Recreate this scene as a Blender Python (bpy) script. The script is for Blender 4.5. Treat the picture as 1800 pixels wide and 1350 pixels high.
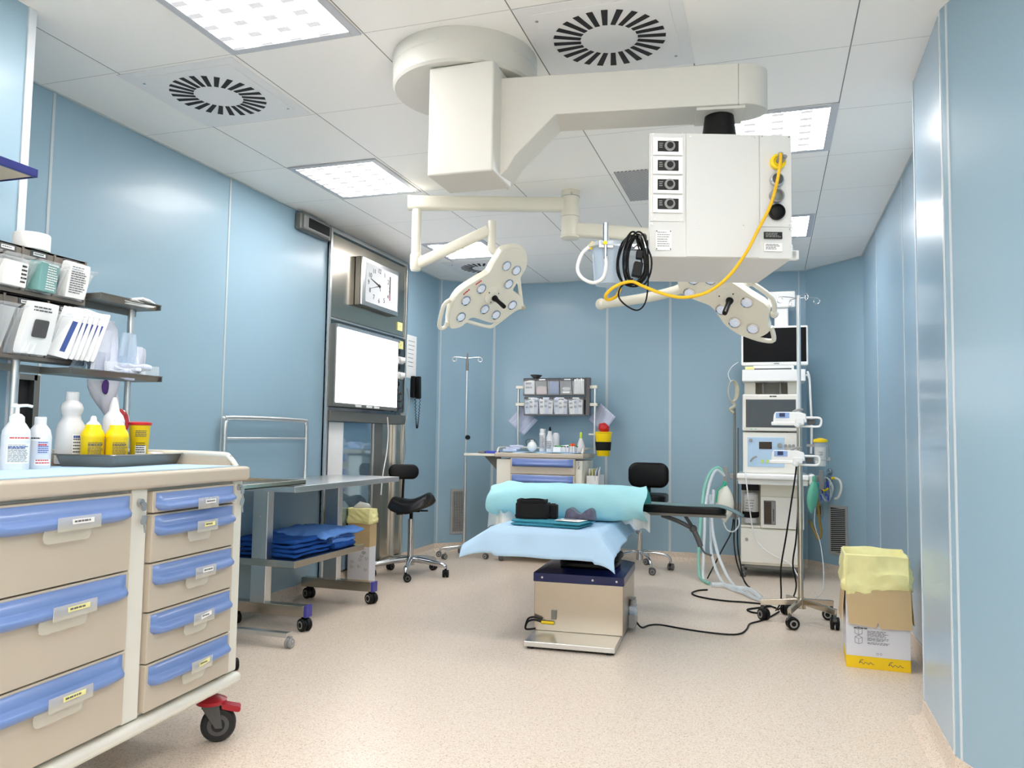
import bpy, bmesh, math, random
from mathutils import Vector, Matrix, Euler, noise
random.seed(7)
sc = bpy.context.scene
for o in list(bpy.data.objects): bpy.data.objects.remove(o)
C = sc.collection
PI = math.pi
R = math.radians
CEIL = 2.60

# ---------------------------------------------------------------- camera
cd = bpy.data.cameras.new('camera'); cam = bpy.data.objects.new('camera', cd); C.objects.link(cam); sc.camera = cam
cd.sensor_fit = 'HORIZONTAL'; cd.sensor_width = 36.0
cd.lens = 1391.7/1800*36.0
cd.clip_start = 0.02; cd.clip_end = 60
_y, _p, _r = 0.31528, 0.066159, 0.015323
fw = Vector((-math.sin(_y)*math.cos(_p), math.cos(_y)*math.cos(_p), math.sin(_p)))
ri = Vector((math.cos(_y), math.sin(_y), 0)); up = ri.cross(fw)
r2 = math.cos(_r)*ri + math.sin(_r)*up; u2 = -math.sin(_r)*ri + math.cos(_r)*up
m = Matrix((( r2.x, u2.x, -fw.x, 0.0), (r2.y, u2.y, -fw.y, 0.0), (r2.z, u2.z, -fw.z, 1.10), (0, 0, 0, 1)))
cam.matrix_world = m
# ---------------------------------------------------------------- world, exposure
w = bpy.data.worlds.new('world'); sc.world = w; w.use_nodes = True
w.node_tree.nodes['Background'].inputs[0].default_value = (0.9, 0.95, 1.0, 1); w.node_tree.nodes['Background'].inputs[1].default_value = 0.4
sc.view_settings.view_transform = 'Standard'; sc.view_settings.look = 'None'
sc.view_settings.gamma = 1.0; sc.view_settings.use_curve_mapping = False
sc.view_settings.exposure = 1.5
try:
    sc.cycles.max_bounces = 10; sc.cycles.diffuse_bounces = 6; sc.cycles.glossy_bounces = 5
    sc.cycles.transmission_bounces = 10; sc.cycles.transparent_max_bounces = 16
    sc.cycles.sample_clamp_indirect = 6.0
    sc.cycles.caustics_reflective = False; sc.cycles.caustics_refractive = False
except Exception: pass

# ---------------------------------------------------------------- materials
def lin(c):
    return tuple((v/12.92 if v <= .04045 else ((v+.055)/1.055)**2.4) for v in [x/255 for x in c])
def mat(name, rgb, rough=.5, metal=0, spec=.5, coat=0, trans=0, alpha=1, emit=0, bump=0, bscale=40, var=0, vscale=6, ecol=None, ior=1.45, stretch=None):
    M = bpy.data.materials.new(name); M.use_nodes = True
    nt = M.node_tree; b = nt.nodes['Principled BSDF']
    c = lin(rgb)
    b.inputs['Base Color'].default_value = (*c, 1)
    b.inputs['Roughness'].default_value = rough; b.inputs['Metallic'].default_value = metal
    b.inputs['Specular IOR Level'].default_value = spec; b.inputs['Coat Weight'].default_value = coat
    b.inputs['Coat Roughness'].default_value = .08
    b.inputs['Transmission Weight'].default_value = trans; b.inputs['Alpha'].default_value = alpha; b.inputs['IOR'].default_value = ior
    if emit:
        b.inputs['Emission Color'].default_value = (*(lin(ecol) if ecol else c), 1); b.inputs['Emission Strength'].default_value = emit
    tc = nt.nodes.new('ShaderNodeTexCoord'); mp = nt.nodes.new('ShaderNodeMapping'); nt.links.new(tc.outputs['Object'], mp.inputs[0])
    if stretch: mp.inputs['Scale'].default_value = stretch
    if var or not bump:
        n = nt.nodes.new('ShaderNodeTexNoise'); n.inputs['Scale'].default_value = vscale; n.inputs['Detail'].default_value = 4
        nt.links.new(mp.outputs[0], n.inputs['Vector'])
        mx = nt.nodes.new('ShaderNodeMix'); mx.data_type = 'RGBA'
        v = var or .02
        mx.inputs[6].default_value = (*[x*(1-v) for x in c], 1); mx.inputs[7].default_value = (*[min(1, x*(1+v)) for x in c], 1)
        nt.links.new(n.outputs['Fac'], mx.inputs[0]); nt.links.new(mx.outputs[2], b.inputs['Base Color'])
    if bump:
        n2 = nt.nodes.new('ShaderNodeTexNoise'); n2.inputs['Scale'].default_value = bscale; n2.inputs['Detail'].default_value = 3
        nt.links.new(mp.outputs[0], n2.inputs['Vector'])
        bp = nt.nodes.new('ShaderNodeBump'); bp.inputs['Strength'].default_value = bump; bp.inputs['Distance'].default_value = .01
        nt.links.new(n2.outputs['Fac'], bp.inputs['Height']); nt.links.new(bp.outputs[0], b.inputs['Normal'])
    return M

M = {}
M['wall'] = mat('blue_wall_panel', (150, 180, 197), .36, spec=.7, coat=.08, var=.03, vscale=.8)
M['wall2'] = mat('blue_gloss_panel', (158, 186, 207), .26, spec=.6, coat=.25, var=.02, vscale=.8)
M['clockf'] = mat('clock_face_white', (214, 216, 218), .5)
M['bagw2'] = mat('crinkled_white_film', (222, 227, 240), .3, alpha=.85, bump=.4, bscale=40)
M['wallw'] = mat('white_bounce_wall', (236, 236, 234), .4)  # walls behind the camera, whitened to bounce fill light into the room
M['seam'] = mat('seam_strip', (196, 206, 208), .45, .1)
M['alu'] = mat('aluminium_trim', (200, 203, 206), .25, .8)
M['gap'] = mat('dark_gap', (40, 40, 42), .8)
M['steel'] = mat('brushed_steel', (222, 222, 220), .30, 1, bump=.02, bscale=60, stretch=(1, 1, 30))
M['steelw'] = mat('warm_polished_steel', (202, 194, 180), .20, 1, var=.04)
M['steeld'] = mat('dark_mirror_steel', (120, 126, 126), .12, 1, var=.03)
M['chrome'] = mat('chrome', (205, 207, 210), .12, 1)
M['greymet'] = mat('grey_metal', (125, 125, 120), .38, .6)
M['cream'] = mat('cream_enamel', (232, 228, 214), .35, spec=.5, coat=.1)
M['creamy'] = mat('ivory_lamp_enamel', (230, 226, 210), .3, coat=.2)
M['pend'] = mat('pendant_grey_beige', (212, 210, 202), .38)
M['pendw'] = mat('pendant_front_offwhite', (220, 220, 217), .36, bump=.05, bscale=300)
M['white'] = mat('white_plastic', (238, 238, 236), .35)
M['whiteg'] = mat('white_gloss', (243, 243, 240), .15, coat=.4)
M['cartb'] = mat('cart_beige', (194, 183, 166), .4)
M['cartw'] = mat('cart_white_frame', (222, 220, 210), .38)
M['blue'] = mat('blue_handle', (110, 137, 190), .3, coat=.2)
M['blueb'] = mat('blue_handle_dark', (95, 120, 178), .35, coat=.1)
M['navy'] = mat('navy_plastic', (28, 38, 110), .3)
M['indigo'] = mat('indigo_cap', (66, 66, 150), .35)
M['black'] = mat('black_plastic', (10, 10, 11), .45, spec=.3)
M['blackm'] = mat('black_matte_fabric', (14, 14, 16), .85, bump=.15, bscale=200)
M['leather'] = mat('black_leather', (6, 6, 8), .36, spec=.3, bump=.02, bscale=60)
M['rubber'] = mat('dark_rubber', (34, 34, 36), .6)
M['grey'] = mat('grey_plastic', (150, 150, 148), .4)
M['dgrey'] = mat('dark_grey_plastic', (82, 82, 82), .45)
M['bin'] = mat('taupe_bin_frame', (118, 110, 102), .45)
M['red'] = mat('red_plastic', (200, 28, 36), .3, coat=.2)
M['dred'] = mat('deep_red_plastic', (170, 30, 45), .3)
M['yellow'] = mat('yellow_plastic', (250, 214, 10), .35)
M['hose'] = mat('yellow_hose', (238, 186, 20), .45, bump=.2, bscale=250)
M['clear'] = mat('clear_plastic', (238, 242, 244), .06, alpha=.26, spec=.8)
M['clearb'] = mat('clear_blue_plastic', (205, 222, 238), .08, alpha=.5, spec=.7)
M['tubec'] = mat('clear_tubing', (228, 236, 240), .15, alpha=.55, spec=.7)
M['tubeg'] = mat('pale_green_tubing', (150, 214, 196), .25, alpha=.7)
M['green'] = mat('green_rubber', (92, 168, 142), .45)
M['greenb'] = mat('bright_green_plastic', (60, 180, 140), .4)
M['glass'] = mat('glass', (235, 240, 240), .03, alpha=.15, spec=.9)
M['screen'] = mat('dark_screen', (6, 7, 10), .35, spec=.15)
M['screen2'] = mat('grey_screen', (62, 72, 78), .18, spec=.6)
M['lcd'] = mat('navy_display', (38, 52, 92), .2)
M['ink'] = mat('grey_ink', (95, 95, 100), .7)
M['inkb'] = mat('blue_ink', (60, 85, 150), .7)
M['inkr'] = mat('red_ink', (206, 70, 66), .7)
M['inkk'] = mat('black_ink', (22, 22, 24), .6)
M['paper'] = mat('white_paper', (244, 244, 242), .75)
M['paperb'] = mat('pale_blue_paper', (206, 214, 234), .75, var=.03, vscale=30)
M['postit'] = mat('pale_yellow_label', (240, 234, 160), .6)
M['drape'] = mat('light_blue_drape', (186, 217, 243), .75, bump=.06, bscale=30, var=.02)
M['roll'] = mat('aqua_padding_wrap', (168, 222, 228), .7, bump=.12, bscale=12, var=.04)
M['teal'] = mat('teal_cloth', (58, 140, 160), .8, bump=.1, bscale=90)
M['linend'] = mat('royal_blue_linen', (16, 78, 158), .8, bump=.1, bscale=70)
M['linenl'] = mat('sky_blue_linen', (98, 148, 222), .8, bump=.15, bscale=40, var=.05)
M['card'] = mat('cardboard', (200, 174, 132), .8, var=.04, vscale=12)
M['cardw'] = mat('white_printed_card', (222, 222, 228), .6)
M['cardy'] = mat('yellow_printed_card', (246, 206, 20), .55)
M['bag'] = mat('yellow_bin_liner', (248, 239, 172), .3, bump=.5, bscale=9, alpha=.93, var=.10, vscale=14)
M['bagw'] = mat('clear_crumpled_bag', (235, 235, 230), .25, alpha=.6, bump=.5, bscale=20)
M['gel'] = mat('marbled_grey_gel', (84, 84, 104), .4, var=.95, vscale=34)
M['panel_lamp'] = mat('lit_white_screen', (250, 250, 255), .3, emit=2.2)
M['wood'] = mat('beige_laminate', (206, 188, 160), .5)
M['purple'] = mat('purple_print', (74, 40, 110), .6)
M['olive'] = mat('olive_hose', (142, 118, 52), .5)
M['teald'] = mat('cyan_plastic', (60, 190, 190), .35)

M['bagp'] = mat('printed_film', (226, 224, 232), .3, alpha=.8)
M['dred2'] = mat('glossy_dark_red', (196, 20, 30), .15, coat=.5)
M['glassd'] = mat('bluish_reflecting_glass', (150, 180, 200), .06, .75, coat=.5)
M['yellowt'] = mat('translucent_yellow_bag', (232, 206, 50), .35, var=.1, vscale=14)
M['alu2'] = mat('matt_aluminium', (186, 184, 182), .4, .4)
M['binf'] = mat('dark_bin_frame', (96, 94, 96), .4)
M['pink'] = mat('pinkish_swabs', (224, 196, 192), .7, bump=.4, bscale=80)
M['bluep'] = mat('blue_dotted_pack', (72, 112, 176), .6, var=.9, vscale=90)
M['quilt'] = mat('pale_striped_cloth', (200, 206, 226), .8, var=.05, stretch=(1, 1, 1), vscale=60)
M['lime'] = mat('lime_plastic', (190, 215, 60), .35)
M['steelbx'] = mat('satin_steel_cover', (186, 176, 160), .28, 1, var=.05, vscale=3)
M['rollin'] = mat('teal_inner_wrap', (70, 160, 160), .7, bump=.2, bscale=20)
M['whitew'] = mat('warm_white_enamel', (234, 231, 222), .3, coat=.1)
M['brownw'] = mat('dark_brown_window', (46, 32, 18), .15)
M['bluepan'] = mat('pale_blue_panel', (178, 205, 228), .3)
M['bagc'] = mat('cream_rubber_bag', (232, 230, 218), .35)
M['bluep2'] = mat('blue_keypad', (150, 180, 228), .35)
M['greyg'] = mat('grey_green_cloth', (96, 122, 124), .7)
M['navyb'] = mat('violet_blue_plastic', (70, 80, 190), .35)
M['greenp'] = mat('green_packet', (70, 160, 90), .5)
M['orangec'] = mat('orange_cap', (230, 90, 40), .4)
M['navyc'] = mat('dark_navy_cap', (20, 30, 82), .25)
M['lime2'] = mat('lime_sticker', (200, 220, 130), .5)
M['olivet'] = mat('beige_cable', (190, 184, 160), .5)

def floor_mat():
    Mt = bpy.data.materials.new('speckled_vinyl'); Mt.use_nodes = True
    nt = Mt.node_tree; b = nt.nodes['Principled BSDF']; b.inputs['Roughness'].default_value = .33; b.inputs['Specular IOR Level'].default_value = .35
    tc = nt.nodes.new('ShaderNodeTexCoord')
    n1 = nt.nodes.new('ShaderNodeTexNoise'); n1.inputs['Scale'].default_value = 160; n1.inputs['Detail'].default_value = 2
    n1.inputs['Distortion'].default_value = 1.5
    nt.links.new(tc.outputs['Object'], n1.inputs['Vector'])
    r1 = nt.nodes.new('ShaderNodeValToRGB'); e = r1.color_ramp.elements
    e[0].position = .34; e[0].color = (*lin((188, 160, 136)), 1); e[1].position = .46; e[1].color = (*lin((221, 204, 186)), 1)
    x = r1.color_ramp.elements.new(.62); x.color = (*lin((230, 217, 202)), 1)
    nt.links.new(n1.outputs['Fac'], r1.inputs[0])
    v = nt.nodes.new('ShaderNodeTexVoronoi'); v.inputs['Scale'].default_value = 38; nt.links.new(tc.outputs['Object'], v.inputs['Vector'])
    lt = nt.nodes.new('ShaderNodeMath'); lt.operation = 'LESS_THAN'; lt.inputs[1].default_value = .085; nt.links.new(v.outputs['Distance'], lt.inputs[0])
    mx = nt.nodes.new('ShaderNodeMix'); mx.data_type = 'RGBA'; mx.inputs[7].default_value = (*lin((176, 146, 122)), 1)
    nt.links.new(lt.outputs[0], mx.inputs[0]); nt.links.new(r1.outputs[0], mx.inputs[6])
    nt.links.new(mx.outputs[2], b.inputs['Base Color'])
    return Mt
M['floor'] = floor_mat()
def ceil_mat():
    Mt = bpy.data.materials.new('ceiling_tiles'); Mt.use_nodes = True
    nt = Mt.node_tree; b = nt.nodes['Principled BSDF']; b.inputs['Roughness'].default_value = .5
    tc = nt.nodes.new('ShaderNodeTexCoord'); sp = nt.nodes.new('ShaderNodeSeparateXYZ'); nt.links.new(tc.outputs['Object'], sp.inputs[0])
    def line(sock, off, step, wd):
        a = nt.nodes.new('ShaderNodeMath'); a.operation = 'ADD'; a.inputs[1].default_value = off; nt.links.new(sock, a.inputs[0])
        d = nt.nodes.new('ShaderNodeMath'); d.operation = 'DIVIDE'; d.inputs[1].default_value = step; nt.links.new(a.outputs[0], d.inputs[0])
        f = nt.nodes.new('ShaderNodeMath'); f.operation = 'FRACT'; nt.links.new(d.outputs[0], f.inputs[0])
        l = nt.nodes.new('ShaderNodeMath'); l.operation = 'LESS_THAN'; l.inputs[1].default_value = wd/step; nt.links.new(f.outputs[0], l.inputs[0])
        return l
    lx = line(sp.outputs[0], 20*.58+2.022, .58, .0045); ly = line(sp.outputs[1], 20*.61-2.553, .61, .003)
    mx = nt.nodes.new('ShaderNodeMix'); mx.data_type = 'RGBA'
    mx.inputs[6].default_value = (*lin((252, 250, 246)), 1); mx.inputs[7].default_value = (*lin((120, 120, 120)), 1)
    nt.links.new(lx.outputs[0], mx.inputs[0])
    m2 = nt.nodes.new('ShaderNodeMix'); m2.data_type = 'RGBA'; m2.inputs[7].default_value = (*lin((190, 190, 190)), 1)
    nt.links.new(ly.outputs[0], m2.inputs[0]); nt.links.new(mx.outputs[2], m2.inputs[6]); nt.links.new(m2.outputs[2], b.inputs['Base Color'])
    return Mt
M['ceil'] = ceil_mat()
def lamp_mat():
    # lit diffuser: four troughs with louvre shade painted as dim bands on darkened base
    Mt = bpy.data.materials.new('lit_diffuser_painted_louvres'); Mt.use_nodes = True
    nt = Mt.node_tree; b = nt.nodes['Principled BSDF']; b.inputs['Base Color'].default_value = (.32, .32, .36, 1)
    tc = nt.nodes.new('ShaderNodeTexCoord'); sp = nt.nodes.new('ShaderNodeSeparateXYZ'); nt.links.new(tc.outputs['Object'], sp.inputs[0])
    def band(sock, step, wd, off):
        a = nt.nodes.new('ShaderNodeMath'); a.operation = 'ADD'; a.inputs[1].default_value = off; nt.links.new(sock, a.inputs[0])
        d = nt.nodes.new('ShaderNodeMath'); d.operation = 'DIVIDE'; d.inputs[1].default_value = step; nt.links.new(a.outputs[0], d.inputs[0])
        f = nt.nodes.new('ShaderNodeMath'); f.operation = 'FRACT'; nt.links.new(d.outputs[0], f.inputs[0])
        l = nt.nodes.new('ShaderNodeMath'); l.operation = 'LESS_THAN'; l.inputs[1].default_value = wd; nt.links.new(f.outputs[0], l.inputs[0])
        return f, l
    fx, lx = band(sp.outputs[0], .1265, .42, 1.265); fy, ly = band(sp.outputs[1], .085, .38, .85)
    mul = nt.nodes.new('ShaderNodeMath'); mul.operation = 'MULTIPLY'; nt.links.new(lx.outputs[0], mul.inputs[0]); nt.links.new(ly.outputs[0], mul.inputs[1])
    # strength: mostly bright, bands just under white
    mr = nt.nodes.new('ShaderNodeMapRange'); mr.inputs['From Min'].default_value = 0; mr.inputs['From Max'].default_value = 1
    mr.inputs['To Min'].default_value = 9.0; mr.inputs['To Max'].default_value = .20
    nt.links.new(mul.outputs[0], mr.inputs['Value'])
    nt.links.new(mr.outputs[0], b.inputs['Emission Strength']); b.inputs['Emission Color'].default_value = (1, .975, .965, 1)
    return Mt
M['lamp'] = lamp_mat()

# ---------------------------------------------------------------- mesh helper
class MB:
    def __init__(s): s.v = []; s.f = []; s.mi = []; s.sm = []; s.m = 0; s.X = Matrix.Identity(4)
    def add(s, vs, fs, smooth=False):
        n = len(s.v); s.v += [tuple(s.X @ Vector(p)) for p in vs]
        for f in fs: s.f.append([n+i for i in f]); s.mi.append(s.m); s.sm.append(smooth)
        return s
    def box(s, c, d, rot=None):
        hx, hy, hz = d[0]/2, d[1]/2, d[2]/2
        P = [Vector((x, y, z)) for x in (-hx, hx) for y in (-hy, hy) for z in (-hz, hz)]
        if rot is not None: P = [(Euler(rot).to_matrix() @ p) for p in P]
        P = [p+Vector(c) for p in P]
        return s.add(P, [(0, 1, 3, 2), (4, 6, 7, 5), (0, 4, 5, 1), (2, 3, 7, 6), (0, 2, 6, 4), (1, 5, 7, 3)])
    def bx(s, x0, x1, y0, y1, z0, z1): return s.box(((x0+x1)/2, (y0+y1)/2, (z0+z1)/2), (abs(x1-x0), abs(y1-y0), abs(z1-z0)))
    def rbox(s, c, d, r, ax=2, n=5, rot=None):      # rounded in the plane across axis ax
        a, b = [i for i in range(3) if i != ax]
        pts = []
        for sx, sy, a0 in ((1, 1, 0), (-1, 1, 90), (-1, -1, 180), (1, -1, 270)):
            for k in range(n+1):
                t = R(a0+90*k/n); pts.append(((d[a]/2-r)*sx+r*math.cos(t), (d[b]/2-r)*sy+r*math.sin(t)))
        P = []
        for h in (-d[ax]/2, d[ax]/2):
            for p in pts:
                q = [0, 0, 0]; q[a] = p[0]; q[b] = p[1]; q[ax] = h; q = Vector(q)
                if rot is not None: q = Euler(rot).to_matrix() @ q
                P.append(q+Vector(c))
        N = len(pts); F = [(i, (i+1) % N, N+(i+1) % N, N+i) for i in range(N)]+[list(range(N))[::-1], list(range(N, 2*N))]
        return s.add(P, F, True)
    def frame(s, p):      # orthonormal frame for a direction
        d = Vector(p).normalized(); a = Vector((0, 0, 1)) if abs(d.z) < .95 else Vector((1, 0, 0))
        u = a.cross(d).normalized(); return d, u, d.cross(u)
    def cyl(s, p0, p1, r0, r1=None, n=16, cap=True):
        r1 = r0 if r1 is None else r1; p0 = Vector(p0); p1 = Vector(p1); d, u, v = s.frame(p1-p0)
        P = [p0+r0*(math.cos(2*PI*i/n)*u+math.sin(2*PI*i/n)*v) for i in range(n)]+[p1+r1*(math.cos(2*PI*i/n)*u+math.sin(2*PI*i/n)*v) for i in range(n)]
        F = [(i, (i+1) % n, n+(i+1) % n, n+i) for i in range(n)]
        if cap: F += [list(range(n))[::-1], list(range(n, 2*n))]
        return s.add(P, F, True)
    def tube(s, pts, r, n=8, closed=False, smooth=0):
        pts = [Vector(p) for p in pts]
        if smooth: pts = catmull(pts, smooth, closed)
        N = len(pts); rr = r if isinstance(r, (list, tuple)) else [r]*N
        if len(rr) != N: rr = [rr[min(len(rr)-1, int(i*len(rr)/N))] for i in range(N)]
        P = []; prev = None
        for i, p in enumerate(pts):
            if closed: t = pts[(i+1) % N]-pts[i-1]
            else: t = pts[min(i+1, N-1)]-pts[max(i-1, 0)]
            if t.length < 1e-9: t = Vector((0, 0, 1))
            t.normalize()
            if prev is None: _, u, _ = s.frame(t)
            else:
                u = prev-t*prev.dot(t)
                if u.length < 1e-6: _, u, _ = s.frame(t)
                u.normalize()
            prev = u; v = t.cross(u)
            for k in range(n): P.append(p+rr[i]*(math.cos(2*PI*k/n)*u+math.sin(2*PI*k/n)*v))
        F = []
        for i in range(N if closed else N-1):
            j = (i+1) % N
            for k in range(n): F.append((i*n+k, i*n+(k+1) % n, j*n+(k+1) % n, j*n+k))
        if not closed: F += [list(range(n))[::-1], list(range((N-1)*n, N*n))]
        return s.add(P, F, True)
    def lathe(s, prof, o=(0, 0, 0), ax=(0, 0, 1), n=24, sx=1, sy=1):
        d, u, v = s.frame(ax); o = Vector(o); P = []
        for r, h in prof:
            for i in range(n): P.append(o+d*h+max(r, 1e-5)*(sx*math.cos(2*PI*i/n)*u+sy*math.sin(2*PI*i/n)*v))
        F = []; m_ = len(prof)
        for j in range(m_-1):
            for i in range(n): F.append((j*n+i, j*n+(i+1) % n, (j+1)*n+(i+1) % n, (j+1)*n+i))
        F += [list(range(n))[::-1], list(range((m_-1)*n, m_*n))]
        return s.add(P, F, True)
    def prism(s, pts, h0, h1, o=(0, 0, 0), e1=(1, 0, 0), e2=(0, 1, 0), e3=(0, 0, 1), smooth=False):
        o = Vector(o); e1 = Vector(e1); e2 = Vector(e2); e3 = Vector(e3); N = len(pts)
        P = [o+e1*a+e2*b+e3*h0 for a, b in pts]+[o+e1*a+e2*b+e3*h1 for a, b in pts]
        F = [(i, (i+1) % N, N+(i+1) % N, N+i) for i in range(N)]+[list(range(N))[::-1], list(range(N, 2*N))]
        return s.add(P, F, smooth)
    def grid(s, fn, nu, nv, th=0, smooth=True, closeu=False):
        P = [Vector(fn(i/(nu), j/(nv))) for i in range(nu+1) for j in range(nv+1)]
        F = [(i*(nv+1)+j, (i+1)*(nv+1)+j, (i+1)*(nv+1)+j+1, i*(nv+1)+j+1) for i in range(nu) for j in range(nv)]
        return s.add(P, F, smooth)
    def sphere(s, c, r, n=14, m_=9, sc_=(1, 1, 1)):
        pr = [(math.sin(PI*j/m_)*r, -math.cos(PI*j/m_)*r) for j in range(m_+1)]
        c = Vector(c); P = []
        for a, h in pr:
            for i in range(n): P.append(c+Vector((a*math.cos(2*PI*i/n)*sc_[0]+(1e-6*i), a*math.sin(2*PI*i/n)*sc_[1], h*sc_[2])))
        F = [(j*n+i, j*n+(i+1) % n, (j+1)*n+(i+1) % n, (j+1)*n+i) for j in range(m_) for i in range(n)]
        return s.add(P, F, True)
    def lines(s, o, e1, e2, w_, h_, rows, seed=1, lh=.45, gap=.25):
        """printed lines of small illegible writing on a surface: o top-left, e1 right, e2 down"""
        rnd = random.Random(seed); o = Vector(o); e1 = Vector(e1); e2 = Vector(e2); nr = e1.cross(e2)*-1
        rh = h_/rows
        for i in range(rows):
            x = 0; end = w_*rnd.uniform(.7, 1)
            while x < end:
                l = min(rnd.uniform(.08, .24)*w_, end-x)
                a = o+e1*x+e2*(i*rh); q = [a, a+e1*l, a+e1*l+e2*rh*lh, a+e2*rh*lh]
                s.add([p+nr*.0006 for p in q], [(0, 1, 2, 3)]); x += l+.03*w_
        return s
    def build(s, name, mats, parent=None, loc=None, bevel=0, seg=2, solid=0, sub=0, angle=38, rot=None):
        if not isinstance(mats, (list, tuple)): mats = [mats]
        me = bpy.data.meshes.new(name); me.from_pydata(s.v, [], s.f)
        bm = bmesh.new(); bm.from_mesh(me)
        for f, mi, sm in zip(bm.faces, s.mi, s.sm): f.material_index = mi; f.smooth = sm or bevel > 0
        bmesh.ops.recalc_face_normals(bm, faces=bm.faces)
        for e in bm.edges:
            if len(e.link_faces) == 2: e.smooth = e.calc_face_angle(0) < R(angle)
        bm.to_mesh(me); bm.free()
        for mt in mats: me.materials.append(M[mt])
        o = bpy.data.objects.new(name, me); C.objects.link(o)
        if parent: o.parent = parent
        if loc is not None: o.location = loc
        if rot is not None: o.rotation_euler = rot
        if solid:
            md = o.modifiers.new('solid', 'SOLIDIFY'); md.thickness = solid; md.offset = 0
        if bevel:
            md = o.modifiers.new('bevel', 'BEVEL'); md.width = bevel; md.segments = seg; md.limit_method = 'ANGLE'; md.angle_limit = R(40); md.harden_normals = True
        if sub:
            md = o.modifiers.new('sub', 'SUBSURF'); md.levels = sub; md.render_levels = sub
        return o

def catmull(P, k=6, closed=False):
    out = []; N = len(P)
    rng = range(N) if closed else range(N-1)
    for i in rng:
        if closed: a, b, c, d = P[i-1], P[i], P[(i+1) % N], P[(i+2) % N]
        else: a, b, c, d = P[max(i-1, 0)], P[i], P[i+1], P[min(i+2, N-1)]
        for j in range(k):
            t = j/k
            out.append(.5*((2*b)+(c-a)*t+(2*a-5*b+4*c-d)*t*t+(3*b-a-3*c+d)*t**3))
    if not closed: out.append(P[-1])
    return out
def thing(name, label, cat, loc=(0, 0, 0), rz=0, group=None):
    o = bpy.data.objects.new(name, None); C.objects.link(o); o.empty_display_size = .1
    o.location = loc; o.rotation_euler = (0, 0, rz); o['label'] = label; o['category'] = cat
    if group: o['group'] = group
    return o
def tag(o, label, cat, group=None):
    o['label'] = label; o['category'] = cat
    if group: o['group'] = group
    return o
def struct(o): o['kind'] = 'structure'; return o
def dup(root, loc, rz, label=None, group=None):
    r = root.copy(); C.objects.link(r); r.location = loc; r.rotation_euler = (0, 0, rz)
    if label: r['label'] = label
    if group: r['group'] = group
    for ch in list(root.children):
        c = ch.copy(); C.objects.link(c); c.parent = r
        for g in list(ch.children):
            d = g.copy(); C.objects.link(d); d.parent = c
    return r
def text(name, s, size, mt, parent, loc, rot, depth=.0006, align='CENTER'):
    cu = bpy.data.curves.new(name, 'FONT'); cu.body = s; cu.size = size; cu.extrude = depth; cu.align_x = align; cu.align_y = 'CENTER'
    t = bpy.data.objects.new(name, cu); C.objects.link(t)
    bpy.context.view_layer.update()
    me = bpy.data.meshes.new_from_object(t.evaluated_get(bpy.context.evaluated_depsgraph_get()))
    bpy.data.objects.remove(t)
    o = bpy.data.objects.new(name, me); C.objects.link(o); me.materials.clear(); me.materials.append(M[mt]); o.parent = parent
    o.location = loc; o.rotation_euler = rot
    return o
def caster(parent, x, y, z_top, r=.04, wmat='black', fork='grey', rz=0, w_=.022, twin=True, hub='grey', red=False, brake=False):
    """swivel caster: fork on top, wheel(s) touching z=0"""
    b = MB(); b.X = Matrix.Translation((x, y, 0)) @ Matrix.Rotation(rz, 4, 'Z')
    off = r*.45
    b.cyl((0, 0, z_top), (0, 0, r*1.6), .010, .010, 10)
    if twin:
        b.rbox((off*.5, 0, r*1.55), (r*1.5, w_*.8, r*.5), r*.2, ax=1)
        b.box((off, 0, r*1.2), (r*.7, w_*.5, r*.8))
    else:
        b.box((0, 0, r*2.12), (r*1.0, w_*2.1, r*.16))
        for sy in (-1, 1): b.prism([(-r*.5, r*2.1), (r*.5, r*2.1), (off+r*.25, r*.85), (off-r*.15, r*.85)], 0, .003, o=(0, sy*w_*.95, 0), e1=(1, 0, 0), e2=(0, 0, 1), e3=(0, sy, 0))
    c = b.build('caster', [fork], parent, bevel=.001)
    k = MB(); k.X = b.X; ys = (-w_*.55, w_*.55) if twin else (0,)
    for yy in ys:
        h = w_*.42 if twin else w_*.75
        k.m = 0; k.lathe([(r*.55, -h), (r*.9, -h), (r, -h*.6), (r, h*.6), (r*.9, h), (r*.55, h)], (off, yy, r), (0, 1, 0), 28)
        k.m = 1; k.lathe([(r*.1, -h*1.06), (r*.62, -h*1.06), (r*.62, h*1.06), (r*.1, h*1.06)], (off, yy, r), (0, 1, 0), 20)
        k.m = 0; k.lathe([(.001, -h*1.25), (r*.38, -h*1.2), (r*.38, h*1.2), (.001, h*1.25)], (off, yy, r), (0, 1, 0), 16)
    k.build('wheel', [wmat, hub], c)
    if red:
        q = MB(); q.X = b.X
        q.lathe([(r*.3, r*2.2), (r*.85, r*2.25), (r*.9, r*2.45), (r*.5, r*2.65), (.01, r*2.7)], (0, 0, 0), (0, 0, 1), 20)
        q.rbox((r*1.15, 0, r*1.95), (r*1.1, w_*1.6, r*.32), r*.14, ax=1, rot=(0, .25, 0))
        pd = q.build('brake_pedal', ['dred'], c); pd['label'] = 'red brake pedal and collar'
    return c
M['edge'] = mat('pale_edge_strip', (214, 220, 224), .4)
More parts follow.
